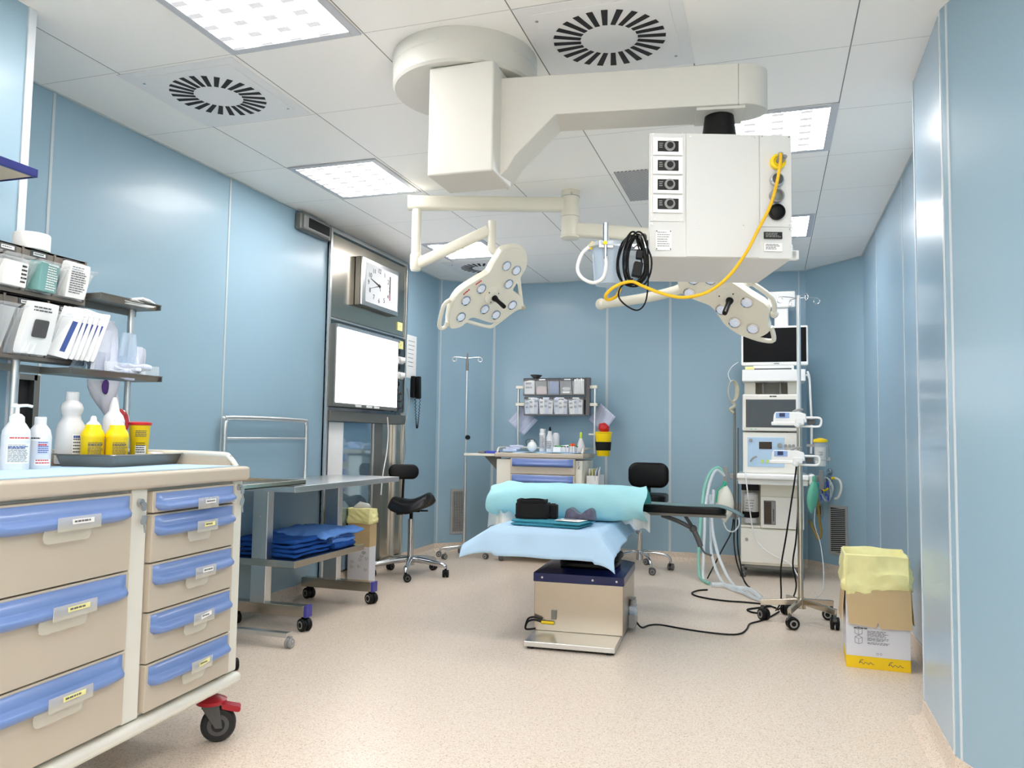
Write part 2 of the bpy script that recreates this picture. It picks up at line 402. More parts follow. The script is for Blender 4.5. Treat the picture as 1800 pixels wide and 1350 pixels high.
# ================================================================ THE ROOM
plan = [('wall_left', (-3.02, 2.08), (-3.02, 6.95)), ('wall_left_corner', (-3.02, 6.95), (-2.61, 7.34)), ('wall_back', (-2.61, 7.34), (.306, 7.34)),
        ('wall_right_corner', (.306, 7.34), (.72, 6.86)), ('wall_right', (.72, 6.86), (.72, 3.577)), ('wall_right_pillar_back', (.72, 3.577), (.576, 3.577)),
        ('wall_right_pillar', (.576, 3.577), (.570, 2.972)), ('wall_right_near', (.570, 2.972), (1.87, -.53)), ('wall_right_far_near', (1.87, -.53), (1.87, -2.2)),
        ('wall_front', (1.87, -2.2), (-2.5, -2.2)), ('wall_left_near', (-2.5, -2.2), (-2.5, 2.08)), ('wall_left_return', (-2.5, 2.08), (-3.02, 2.08))]
def outward(a, b):      # room lies to the right when walking a->b (clockwise plan)
    d = (Vector(b)-Vector(a)).normalized(); return Vector((-d.y, d.x))
N = len(plan)
for i, (nm, a, b) in enumerate(plan):
    n = outward(a, b); T = .06
    # mitre with neighbours
    def corner(pa, pb, pc):
        n1 = outward(pa, pb); n2 = outward(pb, pc); q = (n1+n2)
        return Vector(pb)+q*(T/max(.25, (1+n1.dot(n2))))
    A2 = corner(plan[i-1][1], a, b); B2 = corner(a, b, plan[(i+1) % N][2])
    mb = MB(); mb.prism([a, b, tuple(B2), tuple(A2)], 0, CEIL)
    struct(mb.build(nm, 'wall2' if nm in ('wall_right', 'wall_right_pillar') else 'wallw' if nm in ('wall_front', 'wall_right_far_near') else 'wall'))
    if i in (0, 1, 2, 3, 4, 6, 7):
        side = nm.replace('wall_', '')
        d = (Vector(b)-Vector(a)); L = d.length; d.normalize(); mb = MB()
        prof = [(0, 0), (-.055, 0), (-.03, .006), (-.015, .018), (-.007, .038), (-.004, .084), (0, .084)]
        ex = .0
        P = []
        def at(pt, k, prv, nxt, start):
            r_, z = prof[k]; n1 = n
            nn = outward(prv[0], prv[1]) if prv else n
            q = n1+nn; v = q*(r_/max(.35, (1+n1.dot(nn)))); return (pt[0]+v.x, pt[1]+v.y, z)
        pv = (plan[i-1][1], plan[i-1][2]); nx = (plan[(i+1) % N][1], plan[(i+1) % N][2])
        for k in range(len(prof)): P.append(at(a, k, pv, None, 1))
        for k in range(len(prof)): P.append(at(b, k, nx, None, 0))
        K = len(prof); F = [(k, (k+1) % K, K+(k+1) % K, K+k) for k in range(K)]+[list(range(K)), list(range(K, 2*K))]
        mb.add(P, F, False); struct(mb.build('baseboard_'+side, 'floor'))
        # dark joint line over the coving
mb = MB(); mb.bx(-3.4, 2.2, -2.5, 7.7, -.08, 0); struct(mb.build('floor', 'floor'))
mb = MB(); mb.bx(-3.4, 2.2, -2.5, 7.7, CEIL, CEIL+.08); struct(mb.build('ceiling', 'ceil'))
tn = 1
def trim(p, n, w_, mt='seam', z0=.085, z1=CEIL, th=.003):
    global tn
    d = Vector((n[1], -n[0], 0)); mb = MB(); c = Vector((p[0], p[1], 0))+Vector((n[0], n[1], 0))*th/2
    ang = math.atan2(d.y, d.x)
    mb.box((0, 0, (z0+z1)/2), (w_, th, z1-z0))
    o = mb.build('trim_%d' % tn, mt); o.location = c; o.rotation_euler = (0, 0, ang); tn += 1; return struct(o)
trim((-3.02, 2.627), (1, 0), .014); trim((-3.02, 3.842), (1, 0), .014)
trim((-1.456, 7.34), (0, -1), .022); trim((-.868, 7.34), (0, -1), .022); trim((.25, 7.34), (0, -1), .010)
trim((-2.585, 7.34), (0, -1), .022); trim((-3.00, 6.968), (.69, -.725), .014)
trim((.72, 6.02), (-1, 0), .007); trim((.72, 4.87), (-1, 0), .007)
trim((.5712, 2.99), (-1, 0), .016, 'edge', th=.004); trim((.5765, 3.56), (-1, 0), .014, 'edge', th=.004)
trim((.583, 2.942), (-.94, -.35), .010, 'edge', th=.004)
trim((-2.5, 2.065), (1, 0), .03, 'edge', th=.006)
# thin ceiling edge profiles
for i in (0, 1, 2, 3, 4):
    nm, a, b = plan[i]; n = outward(a, b); mb = MB(); v = n*-.012
    mb.prism([a, b, (b[0]+v.x, b[1]+v.y), (a[0]+v.x, a[1]+v.y)], CEIL-.006, CEIL)
    struct(mb.build('trim_%d' % tn, 'seam')); tn += 1
# steel framed niche on the left wall behind the front cart
t = thing('wall_niche', 'dark steel framed recess low on the left wall behind the bottles and bin rack', 'niche', (-3.02, 2.47, 1.06))
mb = MB()
for z in (-.26, .26): mb.bx(0, .035, -.1, .12, z-.012, z+.012)
for y in (-.1, .12): mb.bx(0, .035, y-.014, y+.014, -.27, .27)
mb.build('frame', 'greymet', t)
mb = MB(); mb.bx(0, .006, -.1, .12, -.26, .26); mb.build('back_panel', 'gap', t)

# ---------------------------------------------------------------- ceiling lights
def ceiling_light(label, x0, x1, y0, y1):
    cx, cy = (x0+x1)/2, (y0+y1)/2; hx, hy = (x1-x0)/2, (y1-y0)/2
    t = thing('ceiling_light', label, 'ceiling light', (cx, cy, CEIL), 0, 'square recessed ceiling lights')
    mb = MB(); e = .035
    for sx in (-1, 1): mb.bx(sx*hx, sx*(hx-e), -hy, hy, -.008, -.0005)
    for sy in (-1, 1): mb.bx(-hx+e, hx-e, sy*hy, sy*(hy-e), -.008, -.0005)
    mb.build('frame', 'lfr', t, bevel=.002)
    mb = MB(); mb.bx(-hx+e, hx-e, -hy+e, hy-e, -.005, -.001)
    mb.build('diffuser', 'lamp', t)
M['lfr'] = mat('light_frame_grey', (196, 198, 204), .4)
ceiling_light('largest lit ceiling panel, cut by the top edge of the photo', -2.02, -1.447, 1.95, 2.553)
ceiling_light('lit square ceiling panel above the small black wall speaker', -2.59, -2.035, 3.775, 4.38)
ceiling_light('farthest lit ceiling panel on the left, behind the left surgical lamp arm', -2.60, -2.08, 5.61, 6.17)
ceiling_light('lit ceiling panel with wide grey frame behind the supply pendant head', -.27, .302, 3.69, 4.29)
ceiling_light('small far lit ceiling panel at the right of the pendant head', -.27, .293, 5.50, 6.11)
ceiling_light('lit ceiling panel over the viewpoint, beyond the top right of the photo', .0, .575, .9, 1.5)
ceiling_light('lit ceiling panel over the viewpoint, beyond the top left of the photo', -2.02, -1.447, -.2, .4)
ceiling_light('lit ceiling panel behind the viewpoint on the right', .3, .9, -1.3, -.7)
ceiling_light('added fill light panel behind the viewpoint near the left wall', -2.02, -1.447, -1.4, -.8)  # this and the next three panels are added as front fill light
ceiling_light('added fill light panel just behind the viewpoint in the middle of the room', -.86, -.29, -.2, .4)
ceiling_light('added fill light panel at the very back of the room behind the viewpoint', -.86, -.29, -1.7, -1.1)
ceiling_light('added fill light panel over the widened area right of the viewpoint', .75, 1.3, -.2, .4)
# swirl diffusers
def swirl(label, cx, cy, ro, full=True):
    t = thing('air_diffuser', label, 'air vent', (cx, cy, CEIL), 0, 'swirl ceiling air diffusers')
    mb = MB(); mb.bx(-.29, .29, -.29, .29, -.004, -.0005); mb.build('outer_frame', 'vent', t, bevel=.0015)
    mb = MB(); mb.bx(-.245, .245, -.245, .245, -.007, -.004); mb.build('face_plate', 'vent', t, bevel=.0015)
    mb = MB()
    for i in range(24):
        a = 2*PI*i/24+.05; d = Vector((math.cos(a+.12), math.sin(a+.12), 0)); p = Vector((-d.y, d.x, 0))
        c0 = Vector((math.cos(a), math.sin(a), 0))*ro*.52
        q = [c0+p*.009, c0+d*ro*.5+p*.012, c0+d*ro*.5-p*.012, c0-p*.009]
        mb.prism([(v.x, v.y) for v in q], -.0085, -.007)
    mb.build('slots', 'gap', t)
    mb = MB(); 
    for x, y in ((-.225, -.2), (.225, .2)): mb.cyl((x, y, -.009), (x, y, -.007), .006)
    mb.build('screw', 'alu', t)
M['vent'] = mat('vent_white', (238, 238, 238), .4)
swirl('round swirl air diffuser in the ceiling beside the largest light, nearest the left wall', -2.33, 2.86, .2)
swirl('round swirl air diffuser in the ceiling above the pendant arm', -.565, 2.845, .205)
swirl('small far swirl air diffuser half hidden behind the left surgical lamp', -2.42, 6.56, .2)
mb = MB(); mb.bx(-.83, -.30, 4.34, 4.90, CEIL-.006, CEIL-.0005)
M['perf'] = mat('perforated_grille', (168, 168, 170), .5)
nt = M['perf'].node_tree; ck = nt.nodes.new('ShaderNodeTexChecker'); ck.inputs['Scale'].default_value = 90
ck.inputs[1].default_value = (*lin((205, 205, 206)), 1); ck.inputs[2].default_value = (*lin((120, 120, 122)), 1)
tcn = nt.nodes.new('ShaderNodeTexCoord'); nt.links.new(tcn.outputs['Object'], ck.inputs[0]); nt.links.new(ck.outputs[0], nt.nodes['Principled BSDF'].inputs['Base Color'])
tag(mb.build('ceiling_grille', 'perf'), 'flat grey perforated ceiling grille left of the pendant head', 'air vent')

# ---------------------------------------------------------------- supply pendant
t = thing('ceiling_pendant', 'large grey-beige medical supply pendant with disc mount, arm and boxy socket head', 'medical pendant', (-1.158, 2.88, CEIL))
ox, oy = -1.158, 2.88
mb = MB(); mb.lathe([(.29, -.0005), (.29, -.05), (.286, -.055), (.286, -.12), (.278, -.13), (.0, -.13)], (0, 0, 0), (0, 0, 1), 64); mb.build('mounting_disc', 'pend', t)
mb = MB(); mb.bx(-1.202-ox, -.945-ox, 2.63-oy, 2.85-oy, -.545, -.132); mb.build('column', 'pend', t, bevel=.008)
# arm, profile in its own vertical plane
a = R(8); e1 = Vector((math.cos(a), math.sin(a), 0)); e3 = Vector((-math.sin(a), math.cos(a), 0))
A0 = Vector((-.95-ox, 2.715-oy, -CEIL))
prof = [(0, 2.435), (0, 2.06), (.03, 2.10), (.05, 2.14), (.20, 2.285), (.95, 2.285), (.95, 2.435)]
mb = MB(); mb.prism(prof[:6]+[(.86, 2.285), (.86, 2.435)] if 0 else [(0, 2.435), (0, 2.06), (.03, 2.085), (.06, 2.135), (.21, 2.285), (.86, 2.285), (.86, 2.435)], 0, .17, A0, e1, (0, 0, 1), e3)
# rounded end in plan
pts = []
for k in range(13):
    th = -PI/2+PI*k/12; pts.append((.86+.11*math.cos(th), .085+.085*math.sin(th)))
mb.prism(pts, 2.285, 2.435, A0, e1, e3, (0, 0, 1), True)
mb.build('arm', 'pend', t, bevel=.004)
mb = MB(); c = A0+e1*.80+e3*.085+Vector((0, 0, 2.28)); mb.box(c, (.17, .15, .012), (0, 0, a)); mb.build('bearing_plate', 'pend', t, bevel=.003)
nk = MB(); nk.lathe([(.052, .16), (.052, .13), (.06, .07), (.07, .0)], (c.x, c.y, 2.142-CEIL), (0, 0, 1), 32); nk.build('neck', 'black', t)
# head
hr = MB(); g = R(18.5); H0 = Vector((-.385-ox, 2.65-oy, 0)); HE1 = Vector((math.cos(g), math.sin(g), 0)); HE3 = Vector((-math.sin(g), math.cos(g), 0))
HX = Matrix.Translation(H0) @ Matrix.Rotation(g, 4, 'Z')
def hm(): b = MB(); b.X = HX; return b
Z = lambda z: z-CEIL
mb = hm(); mb.prism([(0, .004), (.487, .004), (.505, .43), (.075, .43)], Z(1.714), Z(2.143)); head = mb.build('socket_head', 'pendw', t, bevel=.004)
mb = hm()
mb.bx(.004, .123, 0, .006, Z(1.835), Z(2.14)); mb.build('left_front_panel', 'pendw', head, bevel=.001)
mb = hm(); mb.bx(.126, .374, -.001, .006, Z(1.716), Z(2.141)); mb.build('middle_front_panel', 'pendw', head, bevel=.001)
mb = hm(); mb.bx(.377, .485, 0, .006, Z(1.823), Z(2.141)); mb.build('right_front_panel', 'pendw', head, bevel=.001)
for i in range(4):
    zc = 2.093-i*.0665
    s = hm(); s.m = 0; s.bx(.012, .112, -.008, 0, Z(zc-.030), Z(zc+.030)); s.m = 1; s.bx(.027, .098, -.010, -.008, Z(zc-.019), Z(zc+.017))
    s.m = 0; s.bx(.026, .099, -.0105, -.010, Z(zc+.0175), Z(zc+.026))
    s.m = 2; s.lathe([(.0, -.001), (.018, -.001), (.018, .004), (.008, .008), (0, .008)], (.068, -.009, Z(zc)), (0, -1, 0), 20)
    s.m = 1; s.lathe([(0, 0), (.011, 0), (.011, .0095), (0, .0095)], (.068, -.009, Z(zc)), (0, -1, 0), 16)
    s.m = 2; s.lines((.032, -.0095, Z(zc+.01)), (1, 0, 0), (0, 0, -1), .014, .02, 3, i)
    o = s.build('power_socket', ['whiteg', 'inkk', 'grey'], head, bevel=.0008)
for i, (z, r_, kind) in enumerate(((1.983, .023, 0), (1.928, .024, 1), (1.872, .027, 2))):
    s = hm(); s.m = 0; s.lathe([(r_*.6, 0), (r_, 0), (r_, .014), (r_*.8, .018), (r_*.72, .012)], (.432, -.001, Z(z)), (0, -1, 0), 28)
    s.m = 1; s.lathe([(0, 0), (r_*.75, 0), (r_*.75, .013), (r_*.3, .016), (0, .016)], (.432, -.001, Z(z)), (0, -1, 0), 24)
    s.build('gas_outlet', [['alu', 'grey', 'black'][kind], ['dgrey', 'greymet', 'black'][kind]], head)
s = hm(); s.m = 0; s.bx(.39, .451, -.004, .003, Z(1.782), Z(1.804)); s.m = 1; s.lines((.394, -.004, Z(1.80)), (1, 0, 0), (0, 0, -1), .054, .016, 4, 3); s.build('rating_plate', ['inkk', 'grey'], head)
s = hm(); s.m = 0; s.bx(.39, .451, -.003, .003, Z(1.738), Z(1.766)); s.m = 1; s.lines((.395, -.003, Z(1.762)), (1, 0, 0), (0, 0, -1), .048, .02, 4, 5); s.build('rating_plate', ['paper', 'ink'], head)
s = hm(); s.m = 0; s.bx(.022, .077, -.001, .003, Z(1.736), Z(1.805)); s.m = 1; s.lines((.028, -.001, Z(1.798)), (1, 0, 0), (0, 0, -1), .042, .055, 7, 8, lh=.25)
for x in (.026, .073):
    for z in (1.801, 1.740): s.bx(x-.002, x+.002, -.002, 0, Z(z-.002), Z(z+.002))
s.build('instruction_card', ['paper', 'ink'], head)
s = hm()
for x, z in ((.012, 2.137), (.115, 2.137), (.14, 2.13), (.36, 2.13), (.385, 2.135), (.477, 2.135), (.02, 1.842), (.11, 1.842), (.17, 1.825), (.32, 1.825), (.38, 1.83), (.477, 1.83), (.01, 1.825), (.477, 1.815)): s.cyl((x, -.002, Z(z)), (x, .002, Z(z)), .0022)
s.build('panel_screws', 'alu', head)
s = hm(); s.m = 0; s.bx(.487, .502, .05, .20, Z(1.74), Z(1.765)); s.m = 1; s.bx(.498, .53, .08, .11, Z(1.735), Z(1.76)); s.rbox((.525, .095, Z(1.748)), (.03, .03, .03), .006); s.m = 0; s.cyl((.518, .095, Z(1.76)), (.518, .095, Z(1.785)), .007)
s.build('side_rail', ['steel', 'whiteg'], head, bevel=.001)
s = hm(); s.bx(-.012, .02, .03, .10, Z(1.75), Z(1.775)); s.build('side_rail', 'steel', head, bevel=.001)
def HP(u, d, z): return HX @ Vector((u, d, 0)) + Vector((ox, oy, z))      # world point on the head
# yellow hose
tt = thing('yellow_hose', 'yellow braided gas hose looping from the pendant head outlet down to a free end', 'hose', HP(.436, 0, 2.045))
b0 = HP(.436, 0, 2.045)
def loc(p): return tuple(Vector(p)-b0)
pts = [HP(.433, -.045, 2.06), HP(.43, -.05, 2.03), HP(.418, -.05, 1.96), HP(.395, -.05, 1.88), HP(.355, -.05, 1.80), HP(.31, -.055, 1.715), HP(.25, -.06, 1.635), HP(.18, -.06, 1.583), HP(.10, -.06, 1.565), HP(.03, -.06, 1.578), HP(-.03, -.06, 1.60), HP(-.07, -.06, 1.615), HP(-.12, -.05, 1.60), HP(-.148, -.03, 1.575), HP(-.14, -.01, 1.562), HP(-.11, .0, 1.575), HP(-.095, .0, 1.605)]
mb = MB(); mb.tube([loc(p) for p in pts], .0055, 10, smooth=6); mb.build('hose_line', 'hose', tt)
mb = MB(); mb.lathe([(.013, 0), (.026, .0), (.026, .014), (.018, .018), (.013, .012)], loc(HP(.436, 0, 2.045)), -HE3, 28); mb.build('collar', 'yellow', tt)
mb = MB(); mb.tube([loc(HP(.436, -.005, 2.045)), loc(HP(.436, -.03, 2.05)), loc(HP(.433, -.045, 2.06))], .009, 10); mb.cyl(loc(HP(.448, -.01, 2.045)), loc(HP(.452, -.035, 2.056)), .008, .0075, 12); mb.build('plug', 'grey', tt)
# black cable coil
b0 = HP(-.02, -.02, 1.80)
tt = thing('cable_coil', 'bundle of black power cable hung in a coil at the pendant head side', 'cable', b0)
mb = MB(); rnd = random.Random(4)
for i in range(7):
    cx = -.055+rnd.uniform(-.012, .012); wd = .028+.018*rnd.random(); hh = .075+.02*rnd.random()
    P = []
    for k in range(12):
        th = 2*PI*k/12; P.append(loc(HP(cx+wd*math.sin(th)*(1-.25*math.cos(th)), -.03+rnd.uniform(-.012, .012), 1.695+hh*math.cos(th)+rnd.uniform(-.004, .004))))
    mb.tube(P, .0032, 6, closed=True, smooth=3)
mb.tube([loc(HP(x, -.035, z)) for x, z in ((-.06, 1.63), (-.10, 1.60), (-.105, 1.565), (-.075, 1.535), (-.04, 1.525), (-.015, 1.56), (-.008, 1.65), (-.012, 1.76))], .0028, 6, smooth=6)
mb.build('loops', 'black', tt)
mb = MB(); mb.box(loc(HP(-.045, -.035, 1.66)), (.03, .028, .05), (0, .2, g)); mb.box(loc(HP(-.038, -.035, 1.71)), (.022, .022, .03), (0, .1, g)); mb.build('plug', 'black', tt, bevel=.004)
mb = MB(); mb.tube([loc(HP(-.003, .05, 1.765)), loc(HP(-.012, .0, 1.785)), loc(HP(-.03, -.035, 1.778)), loc(HP(-.04, -.04, 1.765))], .004, 6, smooth=3); mb.build('hanger', 'dgrey', tt)
# suction jar hung on the left rail
jc = HP(-.125, .06, 1.70)
tt = thing('suction_jar', 'clear round suction jar with steel clamp and white hose hung left of the pendant head', 'suction jar', jc)
mb = MB(); mb.lathe([(.0, -.075), (.048, -.075), (.053, -.065), (.06, .04), (.06, .05)], (0, 0, 0), (0, 0, 1), 32); mb.build('canister', 'clearb', tt)
mb = MB(); mb.m = 0; mb.lathe([(.06, .048), (.078, .05), (.08, .06), (.07, .068), (.03, .074), (0, .074)], (0, 0, 0), (0, 0, 1), 32); mb.build('lid', 'clearb', tt)
mb = MB(); mb.box((0, -.065, .052), (.05, .012, .026), (0, 0, g)); mb.cyl((0, -.07, .055), (0, -.07, .125), .010, .010, 14); mb.cyl((0, -.07, .0), (0, -.07, .05), .006, .006, 10); mb.box((.05, .02, .06), (.11, .016, .02), (0, 0, g)); mb.build('bracket', 'chrome', tt, bevel=.002)
mb = MB(); mb.cyl((-.05, -.03, .065), (-.062, -.04, .05), .011, .009, 12); mb.cyl((0, -.08, .055), (0, -.074, .055), .007, .007, 10); mb.build('yellow_fitting', 'yellow', tt)
mb = MB(); mb.tube([(-.055, -.035, .06), (-.085, -.05, .03), (-.10, -.055, -.02), (-.085, -.055, -.055), (-.045, -.055, -.075), (-.01, -.06, -.06), (.002, -.068, -.02), (0, -.07, .01)], .006, 10, smooth=5); mb.build('hose', 'white', tt)

# ---------------------------------------------------------------- surgical lamps
HUB = Vector((-1.15, 4.62, 0))
def lamp_head(root, o, e1, e2, n, body, leds, hub, tubes, loops, texts, handle_len):
    O = Vector(o); e1 = Vector(e1); e2 = Vector(e2); n = Vector(n); L0 = root.location
    def W(a, b, h): return O+e1*a+e2*b+n*h-L0
    bm_ = catmull([Vector((a, b, 0)) for a, b in body], 3, True); bp = [(v.x, v.y) for v in bm_]
    cx = sum(p[0] for p in bp)/len(bp); cy = sum(p[1] for p in bp)/len(bp)
    mb = MB(); prevr = None; Nn = len(bp)
    P = []
    for sc_, h in ((.9, -.062), (.985, -.05), (1.0, -.03), (1.0, -.008), (.985, 0.0)):
        for a, b in bp: P.append(W(cx+(a-cx)*sc_, cy+(b-cy)*sc_, h))
    F = []
    for j in range(4):
        for i in range(Nn): F.append((j*Nn+i, j*Nn+(i+1) % Nn, (j+1)*Nn+(i+1) % Nn, (j+1)*Nn+i))
    F += [list(range(Nn))[::-1], list(range(4*Nn, 5*Nn))]
    mb.add(P, F, True); hd = mb.build('lamp_head', 'creamy', root)
    for a, b in leds:
        s = MB(); s.m = 0; s.lathe([(.022, 0), (.031, .0), (.031, .004), (.025, .006), (.024, .002)], W(a, b, 0), n, 28)
        s.m = 1; s.lathe([(0, .003), (.025, .003), (.024, .0045), (0, .0055)], W(a, b, 0), n, 24)
        s.build('spot', ['chrome', 'led'], hd)
    a, b = hub
    s = MB(); s.lathe([(0, .0), (.055, .0), (.052, .008), (.03, .013), (0, .014)], W(a, b, 0), n, 36); s.build('centre_plate', 'creamy', hd)
    s = MB()
    for k in range(3):
        th = 2.1*k+.6; s.cyl(W(a+.04*math.cos(th), b+.04*math.sin(th), .008), W(a+.04*math.cos(th), b+.04*math.sin(th), .0125), .004)
    s.build('centre_screws', 'dgrey', hd)
    s = MB(); s.lathe([(.014, 0), (.019, .006), (.017, .02), (.013, .03), (.012, .06), (.0135, .1), (.012, handle_len), (0, handle_len)], W(a+.012, b-.008, .012), n, 20); s.build('handle', 'black', hd)
    for tp, rr in tubes:
        s = MB(); s.tube([W(x, y, -.02) for x, y in tp], rr, 12, smooth=3)
        for x, y in (tp[0], tp[-1]): s.sphere(W(x, y, -.02), rr*1.7)
        s.build('grip_rail', 'creamy', hd)
    for lp in loops:
        s = MB(); s.tube([W(x, y, -.025) for x, y in lp], .012, 12, smooth=3); s.build('grip_loop', 'creamy', hd)
    for (x0, y0), (x1, y1) in texts:
        d = Vector((x1-x0, y1-y0)); L_ = d.length; d.normalize(); dd = e1*d.x+e2*d.y; dn = dd.cross(n)
        s = MB(); s.lines(W(x0, y0, .0015), dd, dn, L_, .012, 1, 3, lh=.8); s.build('red_lettering', 'inkr', hd)
    return W, hd
M['led'] = mat('led_lens', (196, 204, 222), .08, spec=.8, coat=.6, emit=.12, var=.5, vscale=220)
t = thing('surgical_lamp', 'ivory surgical lamp on the left jointed arm, lobed head tilted toward the table', 'surgical light', (-1.15, 4.62, CEIL), 0, 'ceiling surgical lamps')
L0 = t.location.copy()
mb = MB(); mb.cyl((0, 0, -.0005), (0, 0, -.16), .056, .056, 32); mb.build('ceiling_tube', 'creamy', t)
mb = MB(); mb.cyl((0, 0, -.035), (0, 0, -.04), .0575, .0575, 32); mb.box((.02, -.056, -.03), (.008, .004, .012)); mb.build('tube_ring', 'alu', t)
def arm_box(p0, p1, w_, h_, name, root, capr=True, w1=None, h1=None):
    p0 = Vector(p0)-root.location; p1 = Vector(p1)-root.location; d = (p1-p0).normalized(); sd = Vector((0, 0, 1)).cross(d)
    sd = sd.normalized() if sd.length > .01 else Vector((1, 0, 0)); u = d.cross(sd); s = MB(); w1 = w1 or w_; h1 = h1 or h_
    P = []; n_ = 16
    for p, a, b in ((p0, w_, h_), (p1, w1, h1)):
        for k in range(n_):
            th = 2*PI*k/n_; cx = math.copysign(abs(math.cos(th))**.5, math.cos(th)); cy = math.copysign(abs(math.sin(th))**.5, math.sin(th)); P.append(p+sd*cx*a/2+u*cy*b/2)
    s.add(P, [(i, (i+1) % n_, n_+(i+1) % n_, n_+i) for i in range(n_)]+[list(range(n_)), list(range(n_, 2*n_))], True)
    return s.build(name, 'creamy', root)
Lj = Vector((-2.03, 4.31, 2.505))
arm_box(HUB+Vector((-.04, -.014, 2.515)), Lj+Vector((-.05, -.018, .0)), .075, .085, 'upper_arm', t)
mb = MB(); p = Lj-L0; mb.cyl(p+Vector((0, 0, .0)), p+Vector((0, 0, -.33)), .028, .028, 24); mb.lathe([(.028, 0), (.034, -.01), (.034, -.09), (.028, -.105), (0, -.11)], p+Vector((0, 0, -.31)), (0, 0, 1), 24); mb.build('drop_tube', 'creamy', t)
E1 = Vector((-1.60, 4.41, 2.335))
arm_box(Lj+Vector((.01, 0, -.375)), E1, .05, .062, 'spring_arm', t)
mb = MB(); p = E1-L0; mb.cyl(p+Vector((.02, .0, .055)), p+Vector((.02, 0, -.105)), .024, .024, 20); mb.tube([p+Vector((.02, 0, -.09)), p+Vector((.03, .0, -.13)), p+Vector((.08, .03, -.15)), p+Vector((.13, .045, -.19))], .024, 14, smooth=3); mb.build('yoke_tube', 'creamy', t)
mb = MB(); p = Vector((-1.49, 4.44, 2.17))-L0; mb.sphere(p, .055, sc_=(1.3, 1.1, .7)); mb.build('yoke_joint', 'creamy', t)
lamp_head(t, (-1.56, 4.35, 1.936), (.5023, .8647, 0), (.4945, -.2872, .8204), (.7094, -.412, -.5718),
  [(-0.041, 0.282), (0.008, 0.307), (0.086, 0.319), (0.141, 0.281), (0.175, 0.216), (0.171, 0.153), (0.158, 0.096), (0.159, 0.042), (0.246, 0.013), (0.277, -0.029), (0.266, -0.064), (0.201, -0.12), (0.152, -0.173), (0.083, -0.186), (-0.041, -0.169), (-0.083, -0.188), (-0.103, -0.232), (-0.152, -0.256), (-0.189, -0.251), (-0.222, -0.183), (-0.239, -0.088), (-0.21, -0.005), (-0.116, 0.088), (-0.075, 0.13), (-0.066, 0.192), (-0.052, 0.255)],
  [(0.026, 0.189), (0.111, 0.174), (0.098, 0.082), (-0.083, 0.023), (-0.155, -0.067), (0.004, -0.102), (-0.141, -0.173), (0.105, -0.127), (0.196, -0.047)], (.014, -.007),
  [([(0.16, 0.142), (0.275, -0.025), (0.305, -0.059)], .011), ([(0.305, -0.059), (0.249, -0.085), (0.153, -0.197), (0.101, -0.222), (-0.086, -0.203)], .011)],
  [[(-0.244, -0.089), (-0.27, -0.128), (-0.252, -0.241), (-0.228, -0.274), (-0.199, -0.262), (-0.203, -0.226)]],
  [((-0.194, -0.030), (-0.158, 0.022)), ((-.138, .045), (-0.1, 0.085))], .115)
t = thing('surgical_lamp', 'ivory surgical lamp half hidden behind the pendant head, in front of the black monitor', 'surgical light', (-1.15, 4.62, 2.44), 0, 'ceiling surgical lamps')
L0 = t.location.copy()
mb = MB(); mb.cyl((0, 0, -.002), (0, 0, -.13), .054, .054, 32); mb.lathe([(.054, 0), (.058, -.003), (.058, -.012), (.05, -.018), (0, -.018)], (0, 0, -.118), (0, 0, 1), 32); mb.build('hub_tube', 'creamy', t)
Rj = Vector((-.28, 4.75, 2.27))
arm_box(HUB+Vector((.04, .01, 2.36)), Rj, .075, .085, 'upper_arm', t)
mb = MB(); mb.cyl(Rj-L0+Vector((0, 0, .06)), Rj-L0+Vector((0, 0, -.2)), .03, .03, 20); mb.build('drop_tube', 'creamy', t)
E0 = Vector((-.94, 4.55, 1.885)); 
mb = MB(); mb.tube([E0-L0, Vector((-.70, 4.48, 1.895))-L0, Vector((-.50, 4.42, 1.92))-L0, Vector((-.38, 4.38, 1.96))-L0], .028, 14, smooth=3); mb.sphere(E0-L0, .034); mb.build('spring_arm', 'creamy', t)
mb = MB(); mb.tube([Vector((-.40, 4.40, 1.93))-L0, Vector((-.37, 4.50, 2.05))-L0, Rj-L0+Vector((0, 0, -.19))], .028, 12, smooth=3); mb.build('link_tube', 'creamy', t)
W2, hd2 = lamp_head(t, (-.194, 4.0, 1.802), (.9727, -.2321, 0), (-.1535, -.6434, .75), (-.1741, -.7295, -.6615),
  [(-0.224, 0.037), (-0.151, -0.012), (-0.096, -0.047), (-0.067, -0.11), (-0.039, -0.174), (0.031, -0.241), (0.099, -0.254), (0.147, -0.236), (0.171, -0.207), (0.168, -0.165), (0.183, -0.077), (0.113, -0.001), (0.057, 0.062), (0.015, 0.101), (-0.047, 0.187), (-0.143, 0.21), (-0.206, 0.182), (-0.234, 0.104)],
  [(-0.186, 0.039), (-0.044, -0.07), (0.006, -0.152), (0.089, -0.195), (0.087, -0.039), (-0.148, 0.118), (-0.063, 0.109)], (0, -.002),
  [([(0.12, 0.06), (0.205, -0.04), (.20, -.13)], .012)], [[(0.031, -0.241), (0.095, -0.276), (0.162, -0.292), (0.175, -0.262), (0.171, -0.207)]], [], .12)
mb = MB(); mb.tube([Vector((-.40, 4.39, 1.94))-L0, Vector((-.30, 4.25, 2.0))-L0, W2(.08, .04, -.13), W2(.06, .02, -.06)], .03, 14, smooth=3); mb.build('yoke_tube', 'creamy', t)
